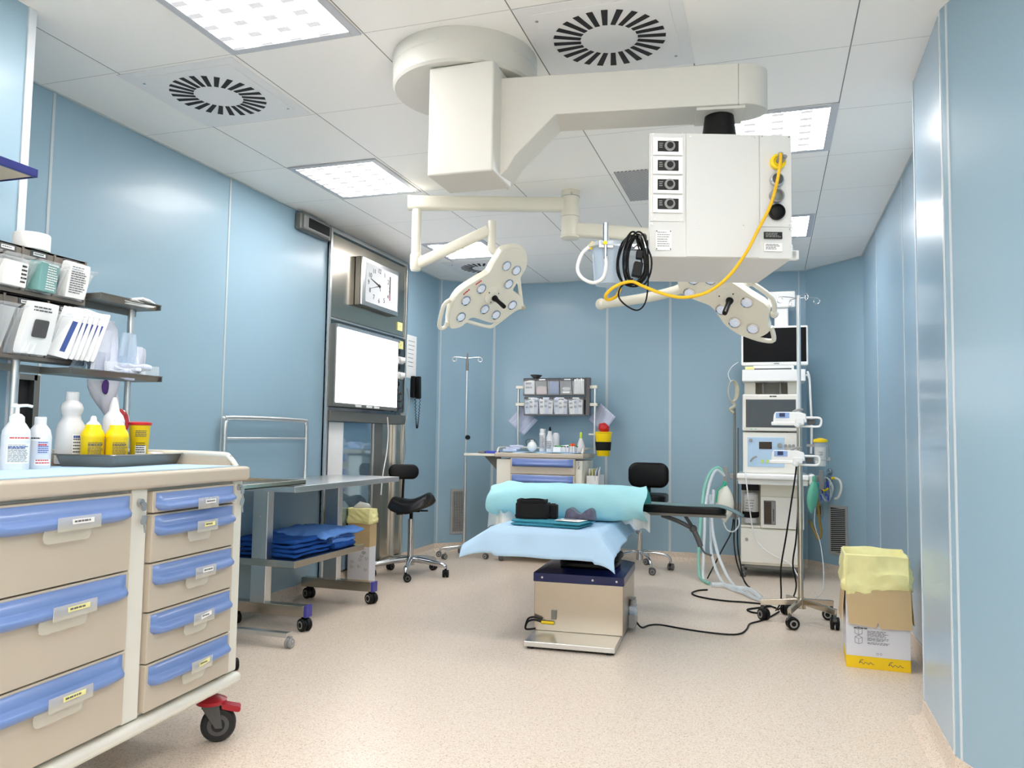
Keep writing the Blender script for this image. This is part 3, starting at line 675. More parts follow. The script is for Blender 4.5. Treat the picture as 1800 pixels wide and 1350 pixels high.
# ================================================================ helpers for soft things
def nz(p, s=8, seed=0): return noise.noise(Vector(p)*s+Vector((seed*3.7, seed*1.3, seed*.7)))
def slab(mb, x0, x1, y0, y1, z0, z1, n=12, m_=10, amp=.006, seed=0, fr=9, side=4, sag=0):
    """soft slab with rounded edges and wobbling surface"""
    cx, cy, cz = (x0+x1)/2, (y0+y1)/2, (z0+z1)/2; hz = (z1-z0)/2
    P = []; idx = {}
    ring = side
    def pt(u, v, top):
        # u,v in -1..1 ; soft edge
        e = max(abs(u), abs(v)); k = 1 if e < .9 else math.sqrt(max(0, 1-((e-.9)/.1)**2))
        x = cx+u*(x1-x0)/2; y = cy+v*(y1-y0)/2
        z = cz+(hz*k if top else -hz*k)
        w_ = amp
        dx = nz((x, y, z), fr, seed)*w_; dy = nz((y, x, z), fr, seed+5)*w_
        dz = nz((x, y, 0), fr*1.3, seed+9)*w_*(1 if top else 0)
        if top: dz += amp*.5*math.sin(seed+u*3)
        return (x+dx, y+dy, max(z+dz, z0))
    us = [-1, -.97, -.93]+[-.9+1.8*i/n for i in range(n+1)]+[.93, .97, 1]
    vs = [-1, -.97, -.93]+[-.9+1.8*i/m_ for i in range(m_+1)]+[.93, .97, 1]
    A = len(us); B = len(vs)
    for top in (1, 0):
        for u in us:
            for v in vs: P.append(pt(u, v, top))
    F = []
    for i in range(A-1):
        for j in range(B-1):
            a = i*B+j; F.append((a, a+B, a+B+1, a+1)); a += A*B; F.append((a, a+1, a+B+1, a+B))
    per = [(i, 0) for i in range(A)]+[(A-1, j) for j in range(1, B)]+[(i, B-1) for i in range(A-2, -1, -1)]+[(0, j) for j in range(B-2, 0, -1)]
    for k in range(len(per)):
        a = per[k][0]*B+per[k][1]; b = per[(k+1) % len(per)][0]*B+per[(k+1) % len(per)][1]
        F.append((a, b, b+A*B, a+A*B))
    return mb.add(P, F, True)

# ================================================================ FRONT CART
CT = .978
cart = thing('drawer_cart', 'large beige medical cart with two columns of blue-handled drawers in the foreground', 'medical cart', (-1.848, 2.487, 0), R(94.4), None)
W_, D_ = 1.16, .50
mb = MB()
mb.bx(-W_, 0, .012, D_, .235, .93)
mb.build('body', 'cartw', cart, bevel=.012)
mb = MB(); mb.m = 0
mb.bx(-W_-.01, .01, -.02, D_+.01, .195, .235); mb.build('plinth', 'cartw', cart, bevel=.016, seg=3)
mb = MB(); mb.bx(-W_-.015, .015, -.022, D_+.02, .925, .975)
mb.build('worktop', 'cartb', cart, bevel=.012, seg=3)
# raised lip rail round the ends and the back
mb = MB()
P = [(.0, .03, .972), (.0, .06, 1.005), (.0, .11, 1.018), (.0, D_-.06, 1.02), (-.03, D_-.005, 1.022), (-.10, D_+.005, 1.022), (-W_+.1, D_+.005, 1.022), (-W_+.02, D_-.03, 1.02), (-W_, D_-.1, 1.02), (-W_, .1, 1.015), (-W_, .03, .972)]
mb.tube(P, .010, 10, smooth=5)
mb.build('top_lip', 'cartw', cart)
mb = MB(); mb.bx(-.006, .006, .05, D_-.02, .975, 1.015); mb.bx(-W_+.02, -.02, D_-.004, D_+.006, .975, 1.018); mb.build('lip_panel', 'cartb', cart, bevel=.004)
mb = MB(); mb.bx(-.585, -.515, .0, .03, .24, .925); mb.bx(-.075, -.008, .0, .03, .24, .925) if 0 else None
mb.build('centre_post', 'cartw', cart, bevel=.004)
mb = MB(); mb.bx(-.062, 0, .0, .03, .24, .925); mb.build('corner_post', 'cartw', cart, bevel=.006)
def drawer(parent, x0, x1, z0, z1, hh, card, tilt=0, seed=0, lw=.09, slim=False, hmat='blue'):
    c = (x0+x1)/2; w_ = x1-x0
    mb = MB(); mb.bx(-w_/2, w_/2, -.012, .03, 0, z1-z0); d = mb.build('drawer', 'cartb', parent, loc=(c, 0, z0), bevel=.003)
    h = z1-z0; top = h-.006; x_ = w_/2-.012
    def fn(u, v):
        xx = -x_+2*x_*u
        end = min(1, min(u, 1-u)/.06)
        bot = hh*(.90+.10*min(1, math.sin(PI*u)*2.5)); bot -= hh*.12*max(0, 1-min(u, 1-u)/.03)
        prof = [(0, .0), (.02, .006), (.45, .007), (.52, .010), (.60, .020), (.72, .027), (.86, .025), (.96, .015), (1.0, .0)]
        i = min(int(v*8+1e-6), 8); t_, y_ = prof[i]
        yy = y_*(.55+.45*math.sqrt(end)) if end < 1 else y_
        if u in (0, 1): yy = 0
        return (xx, -.012-yy, top-t_*bot)
    mb = MB(); mb.grid(fn, 28, 8); hd = mb.build('handle', hmat, d, angle=80)
    if card:
        ly = -.0405; lz = top-hh*.70; s = MB(); s.m = 0
        s.box((.02, ly-.0015, lz-.004), (lw*1.15, .002, .036)); s.m = 1; s.box((.03, ly-.003, lz), (lw*.58, .0012, .013), (0, tilt, 0)); s.m = 2
        s.lines((.03-lw*.25, ly-.0037, lz+.003), (1, 0, 0), (0, 0, -1), lw*.5, .006, 1, seed, lh=.8)
        s.build('label_holder', ['clearp', card, 'ink'], d)
        if not slim:
            s = MB(); s.rbox((-.005, -.028, top-hh-.008), (lw*1.25, .002, .045), .018, ax=1); s.build('clear_pull', 'clearp', d)
    return d
M['clearp'] = mat('clear_smoke_plastic', (225, 222, 210), .1, alpha=.35, spec=.8)
for i, (z0, z1, cd_, tl, slim) in enumerate(((.849, .915, 'paper', 0, True), (.698, .845, 'postit', 0, False), (.549, .694, 'paper', 0, False), (.395, .545, 'paper', -.12, False), (.25, .391, 'postit', -.08, False))):
    drawer(cart, -.505, -.066, z0, z1, .058 if slim else .066, cd_, tl, i, .095, slim)
for i, (z0, z1, cd_) in enumerate(((.692, .915, 'paper'), (.463, .688, 'postit'), (.25, .459, 'postit'))):
    drawer(cart, -1.10, -.595, z0, z1, .072, cd_, 0, i+10, .13)
# keys
for x, z, nm in ((-.552, .885, 0), (-.03, .90, 1)):
    s = MB(); s.cyl((x, -.001, z), (x, -.012, z), .012, .011, 18); s.rbox((x, -.018, z-.012), (.018, .004, .026), .007, ax=1); s.rbox((x+.004, -.016, z-.052), (.022, .003, .03), .009, ax=1, rot=(0, .3, 0))
    s.tube([(x, -.018, z-.024), (x+.004, -.02, z-.032), (x+.002, -.016, z-.04)], .0012, 6); s.box((x+.008, -.016, z-.078), (.006, .002, .026), (0, -.2, 0)); s.build('lock_keys', 'alu', cart)
caster(cart, -.055, .06, .20, .060, 'rubber', 'dgrey', R(-60), .026, twin=False, hub='dgrey', red=True)
caster(cart, -W_+.06, .06, .20, .060, 'rubber', 'dgrey', R(-60), .026, twin=False, hub='dgrey', red=True)
caster(cart, -.055, D_-.06, .20, .060, 'rubber', 'dgrey', R(150), .026, twin=False, hub='dgrey')
caster(cart, -W_+.06, D_-.06, .20, .060, 'rubber', 'dgrey', R(150), .026, twin=False, hub='dgrey')
# paper mat on the top
mb = MB(); mb.X = Matrix.Translation((-1.848, 2.487, 0)) @ Matrix.Rotation(R(94.4), 4, 'Z')
mb.bx(-W_+.03, -.035, .012, D_-.03, .9755, .9785)
tag(mb.build('paper_mat', 'drape'), 'pale blue paper mat covering the top of the foreground cart', 'mat')

# ---------------------------------------------------------------- bottles
def bottle(label, x, y, z, prof, mats='white', rz=0, scale=(1, 1), cat='bottle', name='bottle', group=None):
    t = thing(name, label, cat, (x, y, z), rz, group)
    mb = MB(); mb.lathe(prof, (0, 0, 0), (0, 0, 1), 36, *scale); mb.build('bottle_body', mats, t)
    return t
def wrap(t, r, z0, z1, a0, a1, mats, seed, rows=8, sy=1, ink=1, extra=None, up=0, fill=.9):
    """label wrapped round a bottle"""
    s = MB(); s.m = 0; n = 14
    def pos(a, z, k=0): return ((r+.0006+k)*math.cos(a), (r+.0006+k)*math.sin(a)*sy, z)
    if mats[0]:
        P = []
        for i in range(n+1):
            a = a0+(a1-a0)*i/n; P += [pos(a, z0), pos(a, z1)]
        s.add(P, [(2*i, 2*i+2, 2*i+3, 2*i+1) for i in range(n)], True)
    rnd = random.Random(seed); s.m = 1
    rh = (z1-z0)*fill/rows
    for k in range(rows):
        z = z1-(z1-z0)*(1-fill)/2-k*rh; a = a0+(a1-a0)*.06; end = a0+(a1-a0)*rnd.uniform(.75, .95)
        while a < end:
            b = min(a+rnd.uniform(.08, .2)*(a1-a0), end); s.m = 1 if not extra or k not in extra else 2
            h_ = rh*(.45 if not extra or k not in extra else .8)
            s.add([pos(a, z, .0006), pos(b, z, .0006), pos(b, z-h_, .0006), pos(a, z-h_, .0006)], [(0, 1, 2, 3)]); a = b+.02*(a1-a0)
    s.build('label', [m_ for m_ in mats if m_] if mats[0] else ['ink', 'ink', 'ink'], t)
M['hdpe'] = mat('white_hdpe', (222, 223, 226), .32, spec=.4)
M['milky'] = mat('milky_plastic', (222, 224, 226), .25, alpha=.9)
t = bottle('white pump bottle with pink lettering at the left edge of the cart top', -2.14, 1.795, CT, [(.036, 0), (.038, .004), (.038, .10), (.036, .118), (.026, .135), (.021, .142)], 'hdpe')
mb = MB(); mb.lathe([(.021, .140), (.020, .158), (.012, .166), (.006, .168), (.0055, .186), (.010, .187), (.010, .194), (0, .195)], n=28); mb.tube([(0, 0, .191), (.012, .022, .193), (.016, .036, .190)], .0045, 8); mb.tube([(0, 0, .191), (-.01, -.012, .192)], .006, 8); mb.build('pump', 'white', t)
wrap(t, .038, .02, .078, R(-75), R(25), ['paper', 'ink', 'inkb'], 1, 14, extra=(1, 2)); wrap(t, .038, .088, .098, R(-70), R(25), ['paper', 'inkr'], 2, 1)
t = bottle('slim white bottle with pale blue label beside the pump bottle', -2.15, 1.885, CT, [(.031, 0), (.033, .004), (.033, .098), (.028, .120), (.018, .134), (.0165, .136), (.0165, .158), (.014, .160), (0, .160)], 'hdpe')
wrap(t, .033, .045, .085, R(-50), R(10), ['paperb', 'inkb', 'inkr'], 3, 6, extra=(1,)); wrap(t, .033, .012, .03, R(-60), R(25), ['paper', 'inkr'], 4, 2); wrap(t, .033, .087, .097, R(-90), R(-30), ['paper', 'inkk'], 9, 1)
# kidney style tray
TR = R(9.8)
tray = thing('instrument_tray', 'grey rectangular instrument tray on the foreground cart holding the yellow bottles', 'tray', (-2.185, 2.255, CT+.001), TR)
def tray_mesh(hx, hy, h, fl, th=.004):
    mb = MB()
    def ring(k, z, r): 
        out = []
        for sx, sy, a0 in ((1, 1, 0), (-1, 1, 90), (-1, -1, 180), (1, -1, 270)):
            for i in range(6):
                a = R(a0+90*i/5); out.append(((hx+k-r)*sx+r*math.cos(a), (hy+k-r)*sy+r*math.sin(a), z))
        return out
    rs = [ring(0, 0, .02), ring(fl*.9, h*.95, .03), ring(fl+.008, h, .034), ring(fl+.006, h+.003, .034), ring(fl*.85, h*.95, .03), ring(-.004, th, .018)]
    n = 24; P = [p for r_ in rs for p in r_]; F = []
    for j in range(len(rs)-1):
        for i in range(n): F.append((j*n+i, j*n+(i+1) % n, (j+1)*n+(i+1) % n, (j+1)*n+i))
    F += [list(range(n)), list(range(5*n, 6*n))]
    mb.add(P, F, True); return mb
tray_mesh(.098, .195, .038, .016).build('tray_body', 'greymet', tray, angle=50)
def on_tray(dx, dy): v = Vector((dx, dy, 0)); v.rotate(Euler((0, 0, TR))); return tray.location.x+v.x, tray.location.y+v.y
TZ = CT+.0062
big = [(.044, 0), (.046, .005), (.046, .11), (.040, .135), (.030, .152), (.028, .165), (.034, .178), (.036, .19), (.030, .205), (.020, .214), (.0195, .216), (.0205, .218), (.0205, .242), (.018, .245), (0, .245)]
M['bigb'] = mat('translucent_white_bottle', (214, 214, 214), .3)
t = bottle('tall milky bottle with pinched neck and ribbed cap at the rear left of the tray', -2.268, 2.108, TZ, big, 'bigb')
wrap(t, .046, .03, .10, R(-35), R(10), ['paper', 'ink', 'inkb'], 5, 6, extra=(0,)) 
yb = [(.034, 0), (.036, .004), (.036, .088), (.037, .09), (.037, .100), (.031, .114), (.026, .121), (.024, .134), (0, .134)]
def ybottle(label, x, y, seed):
    t = bottle(label, x, y, TZ, yb, 'yellow', group='yellow dispenser bottles in the tray')
    mb = MB(); mb.lathe([(.022, .134), (.018, .140), (.011, .146), (.009, .158), (.006, .163), (0, .164)], n=24); mb.build('nozzle_cap', 'white', t)
    wrap(t, .036, .008, .078, R(-70), R(20), [None, 'inkk', 'inkk'], seed, 13, extra=(1,))
    return t
ybottle('left one of two yellow bottles with white nozzles in the grey tray', -2.172, 2.108, 6)
ybottle('right one of two yellow bottles with white nozzles in the grey tray', -2.128, 2.168, 7)
t = bottle('tall narrow white bottle standing behind the right yellow bottle in the tray', -2.212, 2.235, TZ, [(.034, 0), (.036, .004), (.036, .150), (.030, .168), (.022, .178), (.018, .183), (.014, .208), (.010, .222), (.006, .232), (0, .233)], 'hdpe')
wrap(t, .036, .03, .13, R(-25), R(10), [None, 'inkr', 'inkb'], 8, 6, extra=(0, 1))
t = thing('sharps_container', 'yellow sharps container with flat red lid at the rear of the grey tray', 'sharps bin', (-2.205, 2.352, TZ), R(10))
mb = MB(); mb.lathe([(.026, 0), (.028, .003), (.036, .135), (.037, .139)], n=32); mb.build('container', 'yellow', t)
mb = MB(); mb.lathe([(.039, .136), (.041, .138), (.041, .145), (.03, .149), (0, .149)], n=32); mb.build('lid', 'red', t)
wrap(t, .031, .03, .075, R(-80), R(-10), ['paper', 'inkk', 'inkk'], 12, 5); wrap(t, .035, .09, .118, R(-85), R(0), [None, 'inkk', 'inkk'], 13, 4)
mb = MB(); slab(mb, -2.22, -2.12, 2.375, 2.445, TZ+.001, TZ+.034, 8, 8, .012, 3); tag(mb.build('folded_gauze', 'paper'), 'crumpled white gauze cloth at the right end of the grey tray', 'gauze')
# translucent printed bag and red lid hanging below the lower side tray
t = thing('printed_bag', 'crumpled clear bag with dark purple print hanging below the lower side tray', 'plastic bag', (-2.30, 2.27, 1.285))
def fnb(u, v):
    a = 2*PI*u; r_ = (.05*(1-v*v*.75)+.008)*(1+.22*math.sin(3*a+v*5)); return (.6*r_*math.cos(a), r_*math.sin(a)+.03*v, -.005-.125*v)
mb = MB(); mb.grid(fnb, 28, 10); mb.build('film', 'bagp', t)
s = MB(); s.sphere((.030, -.020, -.030), .018, sc_=(.25, 1, 1.5)); s.sphere((.024, .022, -.085), .015, sc_=(.25, 1, 1.3)); s.build('print', 'purple', t)
mb = MB(); mb.lathe([(0, 0), (.045, 0), (.045, .014), (.03, .02), (0, .02)], (-2.325, 2.37, 1.135), (1, .1, .15), 32)
tag(mb.build('red_lid', 'dred2'), 'round glossy red lid leaning on the steel post behind the tall white bottle', 'lid')

# ---------------------------------------------------------------- bin rack over the front cart
rk = thing('storage_rack', 'taupe two-row tilt-bin rack with side trays mounted over the foreground cart', 'storage rack', (-2.33, 1.9, CT-.003))
def rl(x, y, z): return (x+2.33, y-1.9, z-(CT-.003))
X0 = -2.30
def rbx(mb, x0, x1, y0, y1, z0, z1):
    a = rl(x0, y0, z0); b = rl(x1, y1, z1); mb.bx(a[0], b[0], a[1], b[1], a[2], b[2])
mb = MB()
for z0, z1, ys in ((1.535, 1.692, (1.44, 1.56, 1.68, 1.80, 1.915, 2.035, 2.163)), (1.325, 1.53, (1.52, 1.69, 1.86, 2.02, 2.172))):
    rbx(mb, X0-.075, X0-.07, ys[0], ys[-1], z0, z1)
    rbx(mb, X0-.075, X0+.005, ys[0], ys[-1], z0, z0+.012); rbx(mb, X0-.075, X0, ys[0], ys[-1], z1-.008, z1)
    rbx(mb, X0-.01, X0, ys[0], ys[-1], z1-.035, z1)
    for y in ys: rbx(mb, X0-.075, X0+.004, y-.0035, y+.0035, z0, z1)
mb.build('bin_frame', 'bin', rk, bevel=.001)
for z1, yc in ((1.676, 1.86), (1.676, 1.975), (1.676, 2.10), (1.512, 1.94), (1.512, 2.09)):
    s = MB(); a = rl(X0+.001, yc, z1); s.m = 0; s.box(a, (.003, .062, .022)); s.m = 1; s.box((a[0]+.002, a[1], a[2]), (.002, .045, .011)); s.m = 2; s.lines((a[0]+.003, a[1]-.02, a[2]+.002), (0, 1, 0), (0, 0, -1), .04, .004, 1, int(yc*100), lh=.9)
    s.build('bin_label', ['dgrey', 'paper', 'ink'], rk)
def tilt_bin(y0, y1, z0, z1, out, parent, X0=X0, rlf=rl, flip=1):
    mb = MB(); th = .002
    a = rlf(X0-.03, y0+.006, z0); w_ = y1-y0-.012
    prof = [(0.0, z1-z0-.03), (-.0, 0.004), (.028, .004), (.03+out, z1-z0-.045)]
    # side walls, floor and leaning front
    for sy in (0, w_): mb.prism([(p[0], p[1]) for p in prof], 0, .0015, (a[0], a[1]+sy-(.0015 if sy else 0), a[2]), (1, 0, 0), (0, 0, 1), (0, 1, 0))
    P = [(a[0]+.028, a[1], a[2]+.004), (a[0]+.028, a[1]+w_, a[2]+.004), (a[0]+.03+out, a[1]+w_, a[2]+z1-z0-.045), (a[0]+.03+out, a[1], a[2]+z1-z0-.045)]
    mb.add(P+[(p[0]-.002, p[1], p[2]) for p in P], [(0, 1, 2, 3), (4, 7, 6, 5), (0, 4, 5, 1), (2, 6, 7, 3), (1, 5, 6, 2), (0, 3, 7, 4)])
    P = [(a[0]+.028+out, a[1], a[2]+z1-z0-.047), (a[0]+.028+out, a[1]+w_, a[2]+z1-z0-.047), (a[0]+.052+out, a[1]+w_, a[2]+z1-z0-.036), (a[0]+.052+out, a[1], a[2]+z1-z0-.036)]
    mb.add(P+[(p[0], p[1], p[2]-.002) for p in P], [(0, 1, 2, 3), (4, 7, 6, 5), (0, 4, 5, 1), (2, 6, 7, 3), (1, 5, 6, 2), (0, 3, 7, 4)])
    mb.bx(a[0], a[0]+.03, a[1], a[1]+w_, a[2]+.002, a[2]+.004)
    return mb.build('tilt_bin', 'clear', parent)
for y0, y1 in ((1.68, 1.80), (1.80, 1.915), (1.915, 2.035), (2.035, 2.163)): tilt_bin(y0, y1, 1.547, 1.685, .045, rk)
for y0, y1 in ((1.69, 1.86), (1.86, 2.02), (2.02, 2.172)): tilt_bin(y0, y1, 1.337, 1.525, .06, rk)
mb = MB()
for y in (1.95, 2.43): a = rl(-2.345, y, CT-.003); b = rl(-2.345, y, 1.60); mb.cyl(a, b, .0125, .0125, 16)
mb.build('post', 'steel', rk)
mb = MB(); a = rl(-2.352, 1.6, 1.3); b = rl(-2.352, 2.46, 1.3); 
for z in (1.555, 1.30): mb.bx(rl(-2.362, 0, 0)[0], rl(-2.35, 0, 0)[0], rl(0, 1.6, 0)[1], rl(0, 2.46, 0)[1], rl(0, 0, z)[2]-.012, rl(0, 0, z)[2]+.012)
mb.build('cross_bar', 'greymet', rk)
def side_tray(y0, y1, x0, x1, z, nm):
    a = rl(x0, y0, z); b = rl(x1, y1, z); mb = MB(); th = .002
    mb.prism([(a[0], 0), (b[0]-.02, 0), (b[0], .018), (b[0]+.008, .018), (b[0]+.008, .021), (b[0]-.002, .021), (b[0]-.021, .003), (a[0], .003)], 0, b[1]-a[1], (0, a[1], a[2]), (1, 0, 0), (0, 0, 1), (0, 1, 0))
    for yy in (a[1], b[1]): mb.bx(a[0], b[0]+.004, yy-.0015, yy+.0015, a[2], a[2]+.02)
    mb.bx(a[0], a[0]+.003, a[1], b[1], a[2], a[2]+.02)
    return mb.build(nm, 'greymet', rk)
side_tray(2.18, 2.47, -2.36, -2.245, 1.565, 'upper_side_tray'); side_tray(2.05, 2.47, -2.36, -2.225, 1.288, 'lower_side_tray')
mb = MB(); mb.bx(*[rl(-2.23, 0, 0)[0], rl(-2.227, 0, 0)[0]], *[rl(0, 2.2, 0)[1], rl(0, 2.46, 0)[1]], rl(0, 0, 1.305)[2], rl(0, 0, 1.345)[2]); mb.build('clear_guard', 'clear', rk)
# contents
def pack(name, label, cat, c, d, mats, rot=(0, 0, 0), seed=0, rows=6, group=None, bev=.003, printx=(.12, .1, .7, .8), soft=0):
    t = tag_root = None
    mb = MB(); mb.m = 0
    if soft: slab(mb, -d[0]/2, d[0]/2, -d[1]/2, d[1]/2, 0, d[2], 6, 8, soft, seed)
    else: mb.bx(-d[0]/2, d[0]/2, -d[1]/2, d[1]/2, 0, d[2])
    if rows:
        mb.m = 1; mb.lines((d[0]/2+.0008, -d[1]/2+printx[0]*d[1], d[2]*(1-printx[1])), (0, 1, 0), (0, 0, -1), d[1]*printx[2], d[2]*printx[3], rows, seed)
    o = mb.build(name, mats, None, bevel=0 if soft else bev); o.location = c; o.rotation_euler = rot
    return tag(o, label, cat, group)
zb = 1.5535
pack('supply_box', 'white carton with small black print in the top row bin at the left photo edge', 'box', (-2.29, 1.862, zb), (.05, .088, .078), ['paper', 'inkk'], (0, .12, .1), 1, 5, printx=(.7, .1, .28, .8))
M['tealbox'] = mat('teal_striped_pack', (120, 168, 165), .5)
pack('suture_box', 'grey box with teal striped side standing in the middle top bin', 'box', (-2.285, 1.975, zb), (.05, .078, .096), ['tealbox', 'paper'], (0, .12, .15), 2, 11, printx=(.35, .04, .6, .92))
pack('paper_packet', 'white printed paper packet in the top row bin nearest the upper side tray', 'packet', (-2.285, 2.096, zb), (.04, .085, .118), ['paper', 'ink'], (0, .16, 0), 3, 12, printx=(.1, .1, .75, .8), soft=.004)
zb = 1.3435
mb = MB(); mb.m = 0; slab(mb, -.012, .012, -.055, .055, 0, .165, 4, 8, .006, 5); mb.m = 1; mb.rbox((.0155, 0, .085), (.003, .052, .058), .006, ax=0); mb.m = 2; mb.lines((.014, -.04, .155), (0, 1, 0), (0, 0, -1), .07, .02, 2, 5)
o = mb.build('dressing_packet', ['paper', 'dgrey', 'ink']); o.location = (-2.265, 1.935, zb); o.rotation_euler = (0, .25, 0); tag(o, 'white packet with square dark grey window in the lower row bin', 'packet')
for i in range(3):
    mb = MB(); slab(mb, -.006, .006, -.05, .05, 0, .16, 4, 8, .005, 15+i); o = mb.build('flat_packet', 'paper'); o.location = (-2.295+.0*i, 1.905+.017*i, zb); o.rotation_euler = (0, .18, R(70)); o.location.x -= .0; tag(o, 'white flat packets wedged behind the one with the dark grey window', 'packet', 'flat packets in the lower bin')
for i in range(6):
    mb = MB(); mb.m = 0; slab(mb, -.035, .035, -.006, .006, 0, .175, 6, 3, .004, 25+i); mb.m = 1; mb.prism([(-.010, .02), (.006, .02), (.014, .13), (-.002, .13)], .0065, .0078, (.012, 0, 0), (1, 0, 0), (0, 0, 1), (0, -1, 0)); mb.prism([(-.010, .02), (.006, .02), (.014, .13), (-.002, .13)], .0065, .0078, (.012, 0, 0), (1, 0, 0), (0, 0, 1), (0, 1, 0))
    o = mb.build('suture_packet', ['paper', 'inkb']); o.location = (-2.268, 2.037+.0215*i, zb); o.rotation_euler = (R(-6), R(14), R(38)); tag(o, 'white packets with slanting blue strips fanned out in the rightmost lower bin', 'packet', 'blue striped packets in the lower bin')
mb = MB(); mb.lathe([(.018, 0), (.055, .0), (.056, .003), (.056, .050), (.054, .054), (.018, .054)], (0, 0, 0), (0, 0, 1), 40); o = mb.build('paper_roll', 'paper'); o.location = (-2.335, 1.975, 1.6925); tag(o, 'thick white paper roll lying on top of the tilt-bin rack', 'paper roll')
for i in range(4):
    mb = MB(); slab(mb, -.05, .05, -.075, .075, 0, .006, 6, 8, .006, 40+i, side=2); o = mb.build('folded_paper', 'paper'); o.location = (-2.295, 2.36+.012*i, 1.568+.0065*i); o.rotation_euler = (0, 0, .25*i-.3); tag(o, 'loose white sheets piled on the upper side tray', 'paper', 'loose papers on the upper side tray')
# plastic packages on the lower side tray
for i, (dy, w_, hgt, ry, rz, mt) in enumerate(((2.15, .09, .10, .2, .5, 'clearb'), (2.19, .10, .12, .1, .9, 'bagw2'), (2.25, .11, .17, .05, .3, 'bagw2'), (2.30, .10, .21, -.12, .2, 'bagw2'), (2.37, .09, .17, .1, -.3, 'clearb'), (2.42, .08, .12, .0, .1, 'bagw2'))):
    mb = MB(); slab(mb, -.006, .006, -w_/2, w_/2, 0, hgt, 3, 12, .0, 0)
    mb.v = [(x+.02*nz((0, y*2, z*2), 9, i), y*(1-.3*z/hgt)+.010*nz((0, y, z), 14, i+4), max(0, z+.012*nz((0, y, z), 12, i+7)*min(1, z/.03))) for x, y, z in mb.v]
    mb.v = [(x+.006*nz((0, y*3, z*3), 22, i), y, z) for x, y, z in mb.v]
    o = mb.build('sterile_package', mt); o.location = (-2.30+.01*(i % 2), dy, 1.293); o.rotation_euler = (0, ry, rz); tag(o, 'crinkled %s sterile packages standing on the lower side tray' % ('pale blue clear' if mt == 'clearb' else 'whitish'), 'package', '%s packages on the lower side tray' % ('clear' if mt == 'clearb' else 'whitish'))
for i in range(4):
    mb = MB(); slab(mb, -.045, .045, -.055, .055, 0, .012, 6, 6, .010, 60+i); o = mb.build('face_mask', 'paperb'); o.location = (-2.285, 2.30+.03*i, 1.293+.012*i); o.rotation_euler = (-.1, .1, .4*i); tag(o, 'folded pale blue pleated masks lying on the lower side tray', 'mask', 'pale masks on the lower side tray')
# wall shelf with navy edge, upper left photo edge
t = thing('wall_shelf', 'beige wall shelf with dark navy front edge at the upper left corner of the photo', 'shelf', (-2.5, 1.55, 1.93))
mb = MB(); mb.bx(0, .20, -.35, .39, .0, .018); mb.build('board', 'wood', t, bevel=.001)
mb = MB(); mb.bx(.20, .212, -.35, .39, -.004, .024); mb.bx(0.0, .212, .39, .396, -.004, .024); mb.build('navy_edge', 'navy', t, bevel=.002)

# ================================================================ STEEL TABLE
t = thing('instrument_table', 'stainless steel wheeled table with lower shelf and tall rear rail behind the foreground cart', 'steel table', (-2.75, 4.3, 0))
tl = lambda x, y: (x+2.75, y-4.3)
def wbx(mb, x0, x1, y0, y1, z0, z1, o=(-2.75, 4.3)): mb.bx(x0-o[0], x1-o[0], y0-o[1], y1-o[1], z0, z1)
mb = MB(); wbx(mb, -2.995, -2.485, 3.80, 5.09, .772, .806); mb.build('tabletop', 'steel', t, bevel=.003)
mb = MB(); wbx(mb, -2.995, -2.53, 3.89, 4.69, .345, .384); mb.build('shelf', 'steelw', t, bevel=.003)
for y in (3.93, 4.71):
    mb = MB(); wbx(mb, -2.825, -2.725, y-.03, y+.03, .13, .772); mb.build('leg', 'steel', t, bevel=.004)
    mb = MB(); wbx(mb, -2.99, -2.47, y-.03, y+.03, .078, .14); mb.build('foot', 'steelw', t, bevel=.004)
    mb = MB(); wbx(mb, -2.47, -2.452, y-.031, y+.031, .076, .142); mb.build('end_cap', 'indigo', t, bevel=.003)
    caster(t, *tl(-2.49, y), .085, .036, 'black', 'black', R(-25), .03, hub='grey'); caster(t, *tl(-2.955, y), .085, .036, 'black', 'black', R(-25), .03, hub='grey')
mb = MB(); a = tl(-2.975, 3.82); b = tl(-2.975, 4.66)
mb.tube([(a[0], a[1], .80), (a[0], a[1], 1.12), (a[0], a[1]+.015, 1.165), (a[0], a[1]+.06, 1.185), (b[0], b[1]-.06, 1.185), (b[0], b[1]-.015, 1.165), (b[0], b[1], 1.12), (b[0], b[1], .80)], .0135, 12, smooth=3)
mb.build('rear_rail', 'steel', t)
mb = MB(); mb.cyl((a[0], a[1], 1.065), (b[0], b[1], 1.065), .006); mb.build('rail_rod', 'steel', t)
s = MB()
for z in (.62, .38): s.cyl((tl(-2.775, 3.9)[0], tl(0, 3.9)[1]-.002, z), (tl(-2.775, 3.9)[0], tl(0, 3.9)[1], z), .006)
s.build('bolts', 'alu', t)
# mayo tray stand, mostly behind the cart
t = thing('tray_stand', 'low wheeled steel tray stand squeezed between the foreground cart and steel table', 'tray stand', (-2.75, 3.55, 0))
o_ = (-2.75, 3.55)
mb = MB(); wbx(mb, -2.97, -2.36, 3.58, 3.62, .05, .075, o_); wbx(mb, -2.97, -2.39, 3.16, 3.20, .05, .075, o_); wbx(mb, -2.95, -2.91, 3.18, 3.60, .05, .075, o_); mb.build('base_frame', 'steel', t, bevel=.003)
mb = MB(); mb.cyl((-.18, -.02, .07), (-.18, -.02, .815), .018, .018, 16); mb.build('column', 'steel', t)
mb = MB(); wbx(mb, -2.93, -2.50, 3.17, 3.93, .812, .820, o_)
for a_ in ((-2.93, -2.922, 3.17, 3.93), (-2.508, -2.50, 3.17, 3.93), (-2.93, -2.50, 3.17, 3.178), (-2.93, -2.50, 3.922, 3.93)): wbx(mb, *a_, .812, .838, o_)
mb.build('tray', 'steelw', t, bevel=.002)
